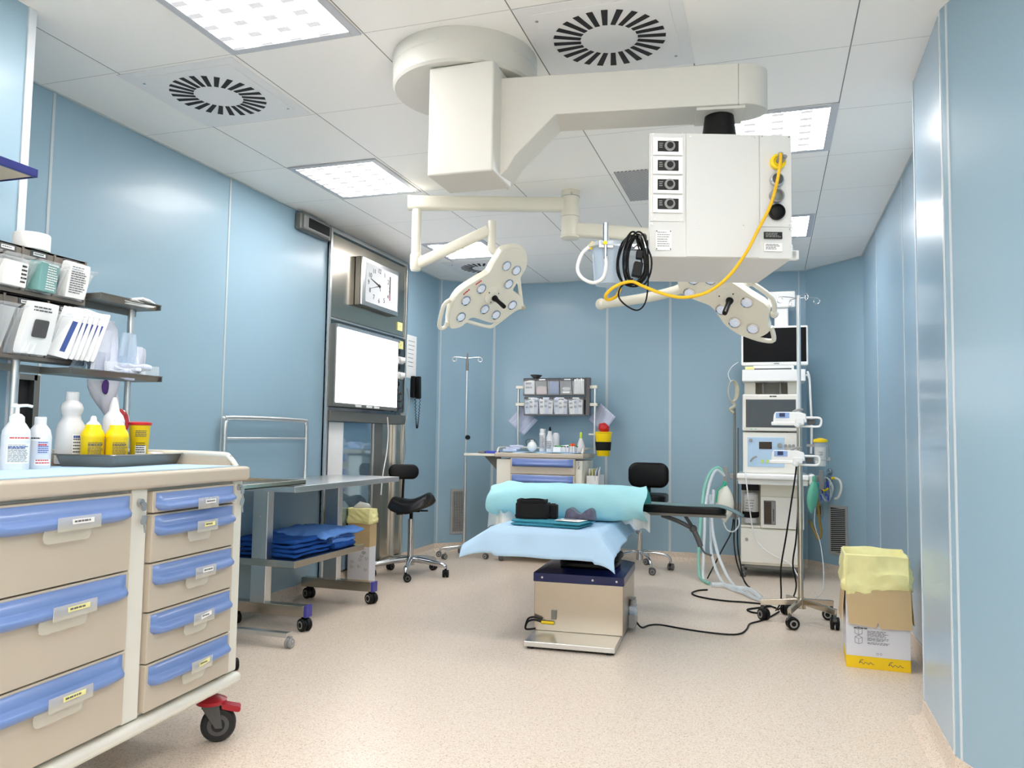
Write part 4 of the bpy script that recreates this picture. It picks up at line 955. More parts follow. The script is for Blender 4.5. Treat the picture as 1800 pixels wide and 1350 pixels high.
caster(t, .40, .05, .055, .025, 'grey', 'grey', R(-90), .018, hub='alu'); caster(t, .37, -.37, .055, .027, 'black', 'black', R(-40), .02, hub='grey')
caster(t, -.2, .05, .055, .025, 'grey', 'grey', R(-90), .018, hub='alu'); caster(t, -.2, -.37, .055, .027, 'black', 'black', R(-40), .02, hub='grey')
# linens
for i in range(4):
    mb = MB(); j = .008*math.sin(i*2.1); slab(mb, -2.965+j, -2.575+j, 3.955, 4.33+j, .3845+.026*i, .4095+.026*i, 14, 14, .010, 70+i, 12)
    tag(mb.build('folded_linen', 'linend'), 'dark royal blue folded drape on the table shelf, %s of its stack of four' % ('lowest', 'second', 'third', 'topmost')[i], 'folded cloth', 'dark blue drapes on the steel table shelf')
for i in range(3):
    mb = MB(); slab(mb, -2.95+.01*i, -2.555-.012*i, 4.36, 4.64, .3845+.028*i, .4115+.028*i, 14, 10, .016, 80+i, 14)
    tag(mb.build('folded_linen', 'linend' if i < 1 else 'linenl'), '%s folded gown, %s in the pile at the far end of the table shelf' % (('dark blue', 'lowest'), ('sky blue', 'middle'), ('sky blue', 'topmost'))[i], 'folded cloth', 'folded gowns at the far end of the shelf')
mb = MB()
def fng(u, v):
    x = -2.96+.43*u+.02*nz((u*3, v*3, 1), 2, 3); y = 4.20+.47*v+.02*nz((u*4, v*2, 2), 2, 8)
    z = .490+.014*nz((u*5, v*9, 3), 1, 2)+.012*abs(nz((u*12, v*14, 1), 1, 4))
    e = min(u, 1-u, v, 1-v); z -= .022*(1-min(1, e/.09))**1.5
    return (x, y, z+.006)
mb.grid(fng, 34, 34); tag(mb.build('crumpled_gown', 'linenl', solid=.012), 'loosely folded sky blue gown lying across the top of both dark piles', 'folded cloth')

# waste boxes behind the table
t = thing('waste_box', 'cardboard waste box with yellow liner standing behind the steel table', 'waste box', (-2.9, 5.42, 0))
mb = MB(); mb.bx(-.09, .09, -.13, -.03, 0, .29); mb.build('lower_box', 'cardw', t, bevel=.002)
mb = MB(); mb.bx(-.092, .092, -.135, -.028, .27, .53); mb.build('upper_box', 'card', t, bevel=.002)
s = MB()
rnd = random.Random(5)
for i in range(9):
    x = -.07+.13*rnd.random(); z = .08+.15*rnd.random(); s.tube([(x, -.131, z), (x+.008, -.131, z+.02), (x+.013, -.131, z-.006), (x+.022, -.131, z+.014), (x+.03, -.131, z)], .0008, 4, smooth=3)
s.build('handwriting', 'ink', t)
s = MB(); s.bx(.02, .091, -.1315, -.130, .0, .03); s.build('yellow_strip', 'cardy', t)
def liner(parent, hx0, hx1, hy0, hy1, z0, z1, top, mt='bag', seed=0, name='bin_liner', flare=.012, inner=.14, dip=None):
    mb = MB(); per = 56
    def path(k):
        k = k % 1; L = [hx1-hx0, hy1-hy0]; P_ = 2*(L[0]+L[1]); d = k*P_
        if d < L[0]: return hx0+d, hy0, 0, -1
        d -= L[0]
        if d < L[1]: return hx1, hy0+d, 1, 0
        d -= L[1]
        if d < L[0]: return hx1-d, hy1, 0, 1
        d -= L[0]; return hx0, hy1-d, -1, 0
    prof = [(z0, .010), (z0+.02, .016), ((z0+z1)/2, .012), (z1-.02, .008), (top, .003), (top+.004, -.003), (top-.02, -.010), (top-.08, -.02), (top-inner, -.035)]
    def fn(u, v):
        x, y, nx_, ny_ = path(u); fv = v*8; i0 = min(int(fv), 7); q_ = fv-i0; z = prof[i0][0]*(1-q_)+prof[i0+1][0]*q_; off = prof[i0][1]*(1-q_)+prof[i0+1][1]*q_; i = min(int(fv+.5), 8)
        w_ = nz((x*6, y*6, z*6), 2.2, seed)*.012+nz((x*1.2+z*1.6, y*1.2+z, z*.4), 26, seed+2)*.008
        off = off+w_*(1 if i < 4 else .6)
        if off < .003 and i < 4: off = .003
        zz = z+(nz((x, y, 1), 9, seed+4)*.012 if i in (4, 5) else 0)
        if i < 3: zz += nz((x, y, 2), 7, seed+5)*.02
        if i < 3 and dip: zz += dip*( .5-abs(u*4-1) if u < .5 else 0)
        return (x+nx_*off, y+ny_*off, zz)
    mb.grid(fn, 96, 32); return mb.build(name, mt, parent, solid=.0012)
liner(t, -.092, .092, -.135, -.028, .44, .53, .545, seed=3)
mb = MB(); mb.sphere((-.01, -.08, .55), .055, sc_=(1.3, .6, .8)); mb.v = [(x+.016*nz((x, y, z), 26, 1), y+.012*nz((x, y, z), 26, 2), z+.012*nz((x, y, z), 26, 3)) for x, y, z in mb.v]; mb.build('crumpled_filling', 'bagw', t)
t = thing('yellow_bag', 'small yellow bag with black loop hung on the steel wall panel behind the table', 'bag', (-2.964, 5.02, .32))
mb = MB(); mb.bx(-.033, .033, -.05, .05, 0, .25); mb.build('bag_body', 'yellowt', t, bevel=.01)
mb = MB(); mb.tube([(-.0, -.035, .245), (-.0, -.03, .295), (-.0, .0, .315), (-.0, .03, .295), (-.0, .035, .245)], .004, 8, smooth=4); mb.build('carrying_loop', 'black', t)

# ================================================================ STEEL CONTROL PANEL on left wall
t = thing('control_panel', 'tall mirror-polished steel wall panel with sockets and glazed lower half on the left wall', 'control panel', (-3.02, 5.58, 0))
def P_(mb, y0, y1, z0, z1, x0=0, x1=.02): mb.bx(x0, x1, y0-5.58, y1-5.58, z0, z1)
mb = MB(); P_(mb, 4.93, 6.21, .085, 2.585, 0, .012); mb.build('backing', 'steeld', t)
mb = MB(); P_(mb, 4.93, 4.955, .085, 2.585, 0, .03); P_(mb, 6.185, 6.21, .085, 2.585, 0, .03); P_(mb, 4.955, 6.185, 2.56, 2.585, 0, .03); P_(mb, 4.955, 6.185, 1.925, 1.94, 0, .022); mb.build('edge_frame', 'steel', t, bevel=.002)
mb = MB(); P_(mb, 4.965, 6.175, 1.945, 2.545, .010, .020); mb.build('upper_sheet', 'steelw', t, bevel=.002)
mb = MB(); P_(mb, 4.96, 6.18, 1.19, 1.265, .0, .05); mb.build('ledge', 'greymet', t, bevel=.003)
mb = MB(); P_(mb, 5.0, 5.2, .1, 1.185, .012, .016); mb.build('white_strip', 'whiteg', t)
mb = MB(); P_(mb, 5.2, 5.62, .1, 1.185, .012, .020); mb.build('glass_door', 'glassd', t)
mb = MB(); P_(mb, 5.62, 5.82, .1, 1.185, .012, .018); mb.build('dark_panel', 'greymet', t)
mb = MB(); P_(mb, 5.82, 6.18, .1, 1.185, .012, .018); mb.build('polished_panel', 'steelw', t)
mb = MB(); P_(mb, 6.0, 6.03, .1, 1.185, .018, .045); P_(mb, 5.64, 5.66, .1, 1.185, .018, .03); mb.build('vertical_profile', 'steel', t, bevel=.003)
mb = MB(); P_(mb, 5.99, 6.17, 1.29, 1.92, .012, .024); mb.build('socket_strip', 'steeld', t, bevel=.002)
for z, y, mt in ((2.02, 6.03, 'postit'), (1.865, 6.055, 'postit')):
    s = MB(); s.m = 0; P_(s, y, y+.09, z-.035, z+.035, .02, .028); s.m = 1; P_(s, y+.04, y+.046, z-.004, z+.004, .028, .029); s.build('yellow_switch_plate', [mt, 'ink'], t, bevel=.002)
for z in (1.73, 1.60):
    s = MB(); P_(s, 6.0, 6.12, z-.03, z+.03, .024, .05); s.cyl((.05, 6.05-5.58, z), (.09, 6.07-5.58, z), .026, .022, 18); s.build('white_socket', 'white', t, bevel=.004)
for z in (1.80, 1.67, 1.53):
    s = MB(); s.cyl((.024, 6.05-5.58, z), (.04, 6.05-5.58, z), .022, .02, 18); s.build('gas_socket', 'black', t)
s = MB()
for y in (6.02, 6.06, 6.10):
    for z in (1.33, 1.39, 1.45): s.cyl((.024, y-5.58, z), (.05, y-5.58, z), .012, .01, 12)
s.build('control_knobs', 'dgrey', t)
# clock
t = thing('wall_clock', 'square steel-framed white wall clock mounted on the polished panel', 'clock', (-2.998, 5.61, 2.27))
mb = MB(); mb.bx(0, .045, -.315, .31, -.19, .185); mb.build('case', 'greymet', t, bevel=.004)
mb = MB(); mb.bx(.045, .062, -.31, .31, -.187, .183); mb.build('frame', 'steel', t, bevel=.005)
mb = MB(); mb.bx(.062, .064, -.26, .285, -.155, .15); mb.build('face', 'clockf', t)
def ty(k, s_, y, z, sz, x=.0645): text(k, s_, sz, 'inkk', t, (x, y, z), (PI/2, 0, PI/2))
cy, cz = -.04, 0
for h in range(1, 13):
    a = PI/2-h*PI/6; ty('numeral', str(h), cy+.175*math.cos(a) if abs(math.cos(a)) > .1 else cy, cz+.118*math.sin(a), .052)
mb = MB()
for a, L, w_ in ((R(163), .155, .007), (R(200), .16, .0035), (R(-70), .05, .004)):
    d = Vector((0, math.cos(a), math.sin(a)*.8)); p = Vector((0, -math.sin(a), math.cos(a)))
    o = Vector((.066, cy-.0, cz)); q = [o-p*w_-d*.02, o+p*w_-d*.02, o+d*L+p*w_*.3, o+d*L-p*w_*.3]; mb.add(q+[v+Vector((.0015, 0, 0)) for v in q], [(0, 1, 2, 3), (4, 7, 6, 5), (0, 4, 5, 1), (1, 5, 6, 2), (2, 6, 7, 3), (3, 7, 4, 0)])
mb.cyl((.064, cy, cz), (.069, cy, cz), .01)
mb.build('hands', 'inkk', t)
mb = MB(); mb.m = 0; mb.bx(.0645, .066, .135, .150, -.06, .11); mb.m = 1; mb.bx(.0645, .067, .137, .148, -.085, -.03); mb.build('side_indicator', ['inkk', 'dred'], t)
# x-ray viewer
t = thing('light_box', 'large bright white illuminated x-ray viewing screen on the steel panel', 'light box', (-2.998, 5.45, 1.6))
mb = MB(); mb.bx(0, .055, -.5, .51, -.305, .29); mb.build('housing', 'greymet', t, bevel=.004)
mb = MB(); mb.bx(.055, .06, -.48, .485, -.275, .262); mb.build('lit_screen', 'panel_lamp', t)
mb = MB(); mb.bx(.055, .072, -.49, .495, .263, .288); mb.build('film_clip', 'alu', t, bevel=.002)
for y in (-.15, .02, .14):
    s = MB(); s.bx(.055, .062, y-.04, y+.04, -.298, -.282); s.build('switch', 'white', t)
# speaker
t = thing('wall_speaker', 'small grey wall speaker with black mesh front high on the left wall', 'speaker', (-3.018, 4.70, 2.525))
mb = MB(); mb.bx(0, .05, -.195, .19, -.06, .055); mb.build('housing', 'greymet', t, bevel=.012, seg=3)
mb = MB(); mb.bx(.04, .062, -.165, .165, -.05, .046); mb.build('front_bezel', 'grey', t, bevel=.012, seg=3)
mb = MB(); mb.bx(.055, .0635, -.12, .15, -.036, .033); mb.build('mesh', 'black', t, bevel=.004)
# phone and notice
t = thing('wall_phone', 'black wall telephone with dangling coiled cord right of the steel panel', 'telephone', (-3.018, 6.39, 1.52))
mb = MB(); mb.bx(0, .04, -.035, .075, -.09, .1); mb.build('base', 'black', t, bevel=.008)
mb = MB(); mb.rbox((.055, .02, .0), (.035, .05, .2), .012, ax=0, rot=(.06, 0, 0)); mb.build('handset', 'black', t, bevel=.006)
P = []
for k in range(150):
    u = k/149; c = Vector((.05, .02-.015*math.sin(PI*u)+(.07*u), -.09-.30*math.sin(PI*u*.98))) if 0 else Vector((.05, -.03+.10*u, -.09-.27*(1-(2*u-1)**2)))
    P.append(c+Vector((.006*math.cos(k*1.3), .006*math.sin(k*1.3), 0)))
mb = MB(); mb.tube(P, .0028, 5); mb.build('coiled_cord', 'black', t)
s = MB(); s.m = 0; s.bx(0, .002, -.10, .10, -.19, .19); s.m = 1; s.lines((.0025, -.07, .14), (0, 1, 0), (0, 0, -1), .14, .26, 7, 6, lh=.12)
o = s.build('wall_notice', ['paper', 'ink']); o.location = (-3.019, 6.365, 1.79); tag(o, 'white paper notice taped above the black wall telephone', 'notice')
# hanging cables in front of the panel
for i, (pp, lab, mt) in enumerate(((((5.80, 1.24), (5.82, 1.1), (5.80, .95), (5.75, .8), (5.72, .62)), 'thin white cord hanging down the dark strip below the light box', 'white'), (((6.15, 1.5), (6.19, 1.4), (6.16, 1.25), (6.13, 1.15), (6.15, .95), (6.10, .82)), 'long pale cord hanging from the socket strip toward the black stool', 'grey'))):
    o0 = Vector((-2.95, pp[0][0], pp[0][1])); mb = MB(); mb.tube([(0, y-pp[0][0], z-pp[0][1]) for y, z in pp], .005, 8, smooth=5); o = mb.build('cord', mt); o.location = o0; tag(o, lab, 'cord')
# ================================================================ SADDLE STOOL
t = thing('saddle_stool', 'black saddle stool with small backrest and chrome five-star base by the steel table', 'stool', (-2.70, 5.76, 0), R(20))
ti = Matrix.Rotation(-R(20), 4, 'Z')
for k in range(5):
    a = R(-71+72*k)-R(20); r_ = .30
    mb = MB(); d = Vector((math.cos(a), math.sin(a), 0))
    mb.tube([d*.03+Vector((0, 0, .125)), d*.12+Vector((0, 0, .118)), d*.25+Vector((0, 0, .10)), d*(r_-.01)+Vector((0, 0, .09)), d*r_+Vector((0, 0, .07))], [.024, .022, .020, .018, .014], 10, smooth=3)
    mb.build('base_leg', 'chrome', t)
    caster(t, r_*math.cos(a), r_*math.sin(a), .075, .029, 'black', 'black', a+1.8, .024, hub='dgrey')
mb = MB(); mb.cyl((0, 0, .08), (0, 0, .15), .035, .03, 24); mb.cyl((0, 0, .15), (0, 0, .44), .024, .024, 24); mb.build('column', 'chrome', t)
mb = MB(); mb.cyl((0, 0, .44), (0, 0, .50), .014, .014, 16); mb.box((0, 0, .505), (.14, .10, .02)); mb.box((.08, .03, .50), (.10, .02, .012)); mb.box((-.09, 0, .485), (.05, .03, .03)); mb.build('tilt_mechanism', 'black', t, bevel=.003)
def saddle(u, v, h):
    x = -.165+.33*u; s = 2*v-1; wid = .18*(.55+.45*math.sin(PI*min(1, .15+.9*(1-u))))
    y = s*wid
    z = .555+.075*max(0, (u-.5)/.5)**1.4*(1-.2*s*s)+.03*max(0, (.45-u)/.45)**1.8-.055*s*s*(1-.2*u)
    e = min(u, 1-u, v, 1-v); ed = min(1, e/.10)
    z2 = z+(.04*h if h > 0 else .038*h)*math.sqrt(ed)*(1)
    return (x, y, z2)
mb = MB(); mb.X = Matrix.Rotation(-R(10), 4, 'Z')
mb.grid(lambda u, v: saddle(u, v, 1), 24, 18); mb.grid(lambda u, v: saddle(u, v, -1), 24, 18); mb.build('seat', 'leather', t, angle=60)
mb = MB(); bd = Matrix.Rotation(R(115), 4, 'Z'); mb.X = bd
P = []
mb.tube([(.04, 0, .50), (.18, 0, .51), (.21, 0, .58), (.20, 0, .76)], .010, 8, smooth=4); mb.build('back_bar', 'black', t)
mb = MB(); mb.X = Matrix.Translation((-.085, .175, .80)) @ Matrix.Rotation(R(10), 4, 'Z')
def cushion(mb, w_, h_, d_, r_, n=10):
    pts = []
    for sx, sy, a0 in ((1, 1, 0), (-1, 1, 90), (-1, -1, 180), (1, -1, 270)):
        for i in range(n+1): a = R(a0+90*i/n); pts.append(((w_/2-r_)*sx+r_*math.cos(a), (h_/2-r_)*sy+r_*math.sin(a)))
    N_ = len(pts); P = []
    for k, (s_, y) in enumerate(((.80, -d_/2), (.93, -d_/2*.85), (1, -d_/4), (1, d_/4), (.93, d_/2*.85), (.80, d_/2))):
        for a, b in pts: P.append((a*s_, y, b*s_ if s_ < 1 else b))
    F = [(j*N_+i, j*N_+(i+1) % N_, (j+1)*N_+(i+1) % N_, (j+1)*N_+i) for j in range(5) for i in range(N_)]+[list(range(N_)), list(range(5*N_, 6*N_))]
    mb.add(P, F, True)
cushion(mb, .245, .12, .05, .055); mb.build('backrest', 'leather', t, angle=60)

# ================================================================ IV POLE LEFT
def hooks(mb, z, r_, n, a0, th=.0035, c=(0, 0)):
    for k in range(n):
        a = a0+2*PI*k/n; d = Vector((math.cos(a), math.sin(a), 0)); o = Vector((c[0], c[1], z))
        P = [o, o+d*r_*.5+Vector((0, 0, .008)), o+d*r_*.95+Vector((0, 0, .010))]
        for j in range(9):
            th_ = R(80-j*38); P.append(o+d*(r_*.95+.019*math.cos(th_))+Vector((0, 0, -.012+.019*math.sin(th_))))
        mb.tube(P, th, 8, smooth=2)
t = thing('drip_stand', 'slim steel drip stand with two-hook top standing in the left rear corner', 'drip stand', (-2.655, 6.80, 0), 0, None)
mb = MB(); mb.cyl((0, 0, .09), (0, 0, .86), .0135, .0135, 16); mb.build('lower_pole', 'steel', t)
mb = MB(); mb.cyl((0, 0, .86), (0, 0, 1.80), .0085, .0085, 14); mb.build('upper_pole', 'steel', t)
mb = MB(); mb.cyl((0, 0, 1.70), (0, 0, 1.77), .013, .013, 14); mb.cyl((0, 0, 1.77), (0, 0, 1.86), .012, .005, 14); mb.build('pole_head', 'greymet', t)
mb = MB(); hooks(mb, 1.815, .125, 2, R(20)); mb.build('hooks', 'steel', t)
mb = MB(); mb.cyl((0, 0, 1.085), (.03, -.02, 1.085), .006); mb.cyl((.02, -.015, 1.085), (.035, -.03, 1.085), .022, .02, 18); mb.build('clamp_knob', 'black', t)
for k, a in enumerate((R(-118), R(-8), R(120), R(200))):
    mb = MB(); d = Vector((math.cos(a), math.sin(a), 0)); mb.tube([d*.0+Vector((0, 0, .095)), d*.1+Vector((0, 0, .09)), d*.2+Vector((0, 0, .075)), d*.215+Vector((0, 0, .055))], .010, 8, smooth=3); mb.build('base_leg', 'steel', t)
    caster(t, .215*d.x, .215*d.y, .06, .024, 'dgrey', 'grey', a, .02, hub='alu')

# ================================================================ WALL GRILLES
def grille(label, p, ang, w_, z0, z1, slats, tilt=0, mesh=False):
    t = thing('wall_grille', label, 'wall vent', (p[0], p[1], 0), ang)
    mb = MB(); e = .022
    mb.bx(-w_/2, w_/2, -.008, -.0005, z0, z0+e); mb.bx(-w_/2, w_/2, -.008, -.0005, z1-e, z1); mb.bx(-w_/2, -w_/2+e, -.008, -.0005, z0+e, z1-e); mb.bx(w_/2-e, w_/2, -.008, -.0005, z0+e, z1-e)
    mb.build('frame', 'alu2', t, bevel=.0015)
    mb = MB(); mb.bx(-w_/2+e, w_/2-e, -.002, -.0005, z0+e, z1-e); mb.build('dark_backing', 'gap', t)
    mb = MB()
    for i in range(slats):
        z = z0+e+(z1-z0-2*e)*(i+.5)/slats; mb.box((0, -.005, z), (w_-2*e, .003, (z1-z0-2*e)/slats*.42), (0, tilt, 0))
    if mesh:
        for i in range(7): x = -w_/2+e+(w_-2*e)*(i+.5)/7; mb.box((x, -.0065, (z0+z1)/2), (.004, .002, z1-z0-2*e))
    mb.build('slats', 'alu2', t)

grille('narrow grey wall grille with fine mesh behind the left drip stand', (-2.842, 7.118), math.atan2(.39, .41), .165, .165, .59, 34, 0, True)
grille('narrow wall grille with slanting slats low on the right rear corner wall', (.53, 7.078), math.atan2(-.48, .414), .205, .17, .575, 22, -.12)
t = thing('wall_socket', 'small wall socket with black insert beside the right corner grille', 'socket', (.40, 7.23, .52), math.atan2(-.48, .414))
mb = MB(); mb.bx(-.035, .035, -.012, -.0005, -.055, .055); mb.build('plate', 'grey', t, bevel=.003)
mb = MB(); mb.bx(-.02, .02, -.016, -.012, -.035, .035); mb.build('insert', 'black', t)

# ================================================================ REAR CART
rc = thing('drawer_cart', 'smaller cream medical cart with blue drawer handles against the back wall', 'medical cart', (-1.54, 6.70, 0))
W2_, D2 = .785, .45
mb = MB(); mb.bx(-W2_, 0, .012, D2, .13, .90); mb.build('body', 'cream', rc, bevel=.010)
mb = MB(); mb.bx(-W2_-.01, .01, -.012, D2+.01, .10, .14); mb.build('plinth', 'cream', rc, bevel=.012)
mb = MB(); mb.bx(-W2_-.012, .012, -.015, D2+.012, .915, .957); mb.build('worktop', 'cartb', rc, bevel=.012, seg=3)
mb = MB()
for x in (-W2_+.004, -.004): mb.tube([(x, .02, .957), (x, .05, .99), (x, .10, .998), (x, D2-.02, .998)], .009, 8, smooth=4)
mb.tube([(-W2_, D2-.005, .998), (0, D2-.005, .998)], .009, 8); mb.build('top_lip', 'cream', rc)
for z0, z1 in ((.775, .912), (.635, .77), (.40, .63), (.15, .395)):
    c = (-W2_+.10+.05)/1; x0, x1 = -.645, -.06; mb = MB(); mb.bx(-(x1-x0)/2, (x1-x0)/2, -.012, .02, 0, z1-z0); d = mb.build('drawer', 'cartb', rc, loc=((x0+x1)/2, 0, z0), bevel=.003)
    h = z1-z0; hw = (x1-x0)/2-.015
    def fn(u, v, h=h, hw=hw):
        prof = [(0, 0), (.03, .006), (.4, .007), (.5, .012), (.62, .024), (.8, .026), (.93, .014), (1, 0)]; i = min(int(v*7+1e-6), 7); t_, y_ = prof[i]
        if u in (0, 1): y_ = 0
        return (-hw+2*hw*u, -.012-y_, h-.004-.070*t_)
    mb = MB(); mb.grid(fn, 20, 7); mb.build('handle', 'blueb', d, angle=80)
s = MB(); s.cyl((-.03, -.004, .885), (-.03, -.012, .885), .009); s.box((-.03, -.012, .865), (.012, .003, .02)); s.box((-.025, -.012, .84), (.012, .003, .025), (0, .2, 0)); s.build('lock_keys', 'alu', rc)
for x in (-W2_+.05, -.05):
    for y in (.05, D2-.05): caster(rc, x, y, .105, .042, 'dgrey', 'grey', R(-80), .024, twin=False, hub='grey')
# side shelf
t = thing('side_shelf', 'white fold-out shelf sticking out left of the rear cart', 'shelf', (-2.34, 6.86, .92))
mb = MB(); mb.bx(-.31, 0, -.12, .16, 0, .022); mb.build('board', 'cream', t, bevel=.005)
mb = MB(); mb.prism([(0, 0), (0, -.15), (-.012, -.15), (-.16, 0)], -.01, .01, (0, .02, 0), (1, 0, 0), (0, 0, 1), (0, 1, 0)); mb.build('bracket', 'greymet', t)
mb = MB(); mb.lathe([(.03, 0), (.045, .004), (.055, .018), (.058, .02), (.05, .017), (.035, .006), (0, .005)], (0, 0, 0), (0, 0, 1), 28, 1.4, .7); o = mb.build('kidney_dish', 'steel'); o.location = (-2.52, 6.88, .9425); tag(o, 'small shiny kidney dish on the white side shelf', 'dish')
mb = MB(); mb.box((0, 0, .012), (.12, .05, .022), (0, 0, .1)); mb.cyl((-.06, 0, .012), (-.09, 0, .012), .01, .007, 12); o = mb.build('blue_case', 'navyb', bevel=.005)
o.location = (-2.41, 6.86, .9425); tag(o, 'violet blue plastic case lying between the kidney dish and the rear cart', 'case')
mb = MB()
def fnm(u, v): return (-2.28+.70*u, 6.72+.38*v, .9605+.004*abs(nz((u*3, v*3, 0), 2, 1))+(.006*math.sin(u*20)*max(0, .15-v)/.15))
mb.grid(fnm, 40, 12); tag(mb.build('blue_towel', 'drape', solid=.003), 'thin pale blue cloth spread over the rear cart top', 'cloth')
# rack behind
rk2 = thing('storage_rack', 'dark grey two-row tilt-bin rack on posts above the rear cart', 'storage rack', (-1.875, 7.06, .957))
def q(x, y, z): return (x+1.875, y-7.06, z-.957)
def qb(mb, x0, x1, y0, y1, z0, z1): a = q(x0, y0, z0); b = q(x1, y1, z1); mb.bx(a[0], b[0], a[1], b[1], a[2], b[2])
mb = MB()
u5 = [-2.175+.1165*i for i in range(6)]; u4 = [-2.165+.1400*i for i in range(5)]
for xs, z0, z1 in ((u5, 1.488, 1.642), (u4, 1.305, 1.470)):
    qb(mb, xs[0]-.005, -1.575, 7.10, 7.11, z0-.005, z1); qb(mb, xs[0]-.005, -1.585, 7.02, 7.11, z0-.008, z0+.004); qb(mb, xs[0]-.005, -1.575, 7.03, 7.11, z1-.006, z1); qb(mb, xs[0], -1.59, 7.03, 7.036, z1-.028, z1)
    for x in xs: qb(mb, x-.004, x+.004, 7.02, 7.11, z0, z1)
qb(mb, -1.588, -1.555, 7.03, 7.11, 1.30, 1.645)

mb.build('bin_frame', 'binf', rk2, bevel=.001)
for xs, z0, z1 in ((u5, 1.492, 1.612), (u4, 1.309, 1.445)):
    for i in range(len(xs)-1):
        mb = MB(); a, b = xs[i]+.006, xs[i+1]-.006; out = .035
        P = [q(a, 7.02, z0), q(b, 7.02, z0), q(b, 7.02-out, z1), q(a, 7.02-out, z1)]; mb.add(P+[(p[0], p[1]+.002, p[2]) for p in P], [(0, 1, 2, 3), (4, 7, 6, 5), (0, 4, 5, 1), (2, 6, 7, 3), (1, 5, 6, 2), (0, 3, 7, 4)])
        for x in (a, b): mb.prism([(7.09-7.06, z0-.957), (7.02-7.06, z0-.957), (7.02-out-7.06, z1-.957), (7.09-7.06, z1-.957)], -.001, .001, (x+1.875, 0, 0), (0, 1, 0), (0, 0, 1), (1, 0, 0))
        mb.build('tilt_bin', 'clear', rk2)
for x, z in ((-2.0, 1.628), (-1.76, 1.628), (-2.10, 1.458), (-1.96, 1.458), (-1.82, 1.458), (-1.68, 1.458)):
    s = MB(); a = q(x, 7.028, z); s.box(a, (.06, .003, .011)); s.build('bin_label', 'paper', rk2)
for x in (-2.24, -1.51):
    mb = MB(); mb.cyl(q(x, 7.07, .957), q(x, 7.07, 1.575), .011, .011, 14); mb.build('post', 'steel', rk2)
    for z in (1.56, 1.40):
        s = MB(); s.box(q(x+(.02 if x < -2 else -.02), 7.07, z), (.085, .035, .028)); s.build('clamp', 'cream', rk2, bevel=.004)
mb = MB(); mb.bx(*sorted((q(-2.26, 0, 0)[0], q(-1.49, 0, 0)[0])), q(0, 7.095, 0)[1], q(0, 7.105, 0)[1], q(0, 0, 1.38)[2], q(0, 0, 1.42)[2]); mb.build('cross_bar', 'greymet', rk2)
def small(name, label, cat, prof, c, mats, group=None, n=20, sx=1, sy=1):
    mb = MB(); mb.lathe(prof, (0, 0, 0), (0, 0, 1), n, sx, sy); o = mb.build(name, mats); o.location = c; return tag(o, label, cat, group)


def soft(name, label, cat, c, d, mt, seed, amp=.006, rot=(0, 0, 0), group=None, lines_=0):
    mb = MB(); mb.m = 0; slab(mb, -d[0]/2, d[0]/2, -d[1]/2, d[1]/2, 0, d[2], 6, 4, amp, seed)
    if lines_: mb.m = 1; mb.lines((-d[0]*.35, -d[1]/2-amp-.001, d[2]*.85), (1, 0, 0), (0, 0, -1), d[0]*.7, d[2]*.6, lines_, seed)
    o = mb.build(name, [mt, 'ink']); o.location = c; o.rotation_euler = rot; return tag(o, label, cat, group)
yb_ = 7.045
soft('paper_packet', 'white paper packet in the leftmost upper bin of the rear rack', 'packet', (u5[0]+.058, yb_, 1.495), (.10, .05, .125), 'paper', 1, lines_=2)
soft('swab_pack', 'pinkish cotton swabs in the second upper bin of the rear rack', 'swabs', (u5[1]+.058, yb_, 1.495), (.095, .05, .07), 'pink', 2, .008)
soft('blue_dotted_pack', 'blue dotted packet in the middle upper bin of the rear rack', 'packet', (u5[2]+.058, yb_, 1.495), (.09, .05, .11), 'bluep', 3)
for k in range(6):
    x = u5[3]+.035+.022*(k % 3); z = 1.508+.03*(k//3)
    mb = MB(); mb.lathe([(.004, 0), (.013, 0), (.013, .04), (.004, .04), (.004, 0)], (0, 0, 0), (0, -1, 0), 16); o = mb.build('gauze_roll', 'paper'); o.location = (x, 7.055, z+.006); tag(o, 'small white rolls with dark cores in the fourth upper bin of the rear rack', 'gauze roll', 'gauze rolls in the rear rack')
for k in range(5):
    mb = MB(); mb.bx(-.008, .008, -.02, .02, 0, .135+.006*(k % 2)); o = mb.build('syringe_box', 'paper', bevel=.003); o.location = (u5[4]+.022+.019*k, 7.045, 1.495); tag(o, 'narrow white upright packets crowding the rightmost upper bin of the rear rack', 'packet', 'upright packets in the rear rack')
for i, lb in enumerate(('leftmost', 'second', 'third', 'rightmost')):
    for k in range(3):
        soft('sterile_packet', 'crumpled white sterile packets in the %s lower bin of the rear rack' % lb, 'packet', (u4[i]+.035+.034*k, yb_-.005+.004*k, 1.312), (.045, .04, .125+.012*((i+k) % 3)), 'paper' if (i+k) % 2 else 'paperb', 10*i+k, .008, (0, .08*(k-1), 0), 'packets in %s lower rear bin' % lb, 2)
t = thing('bowl', 'small dark grey dish on top of the rear rack', 'dish', (-2.07, 7.07, 1.643))
mb = MB(); mb.lathe([(.03, 0), (.05, .01), (.07, .028), (.075, .03), (.065, .026), (.04, .012), (0, .01)], n=28, sx=1.25, sy=.7); mb.build('dish_body', 'dgrey', t)
# hanging quilted pouches

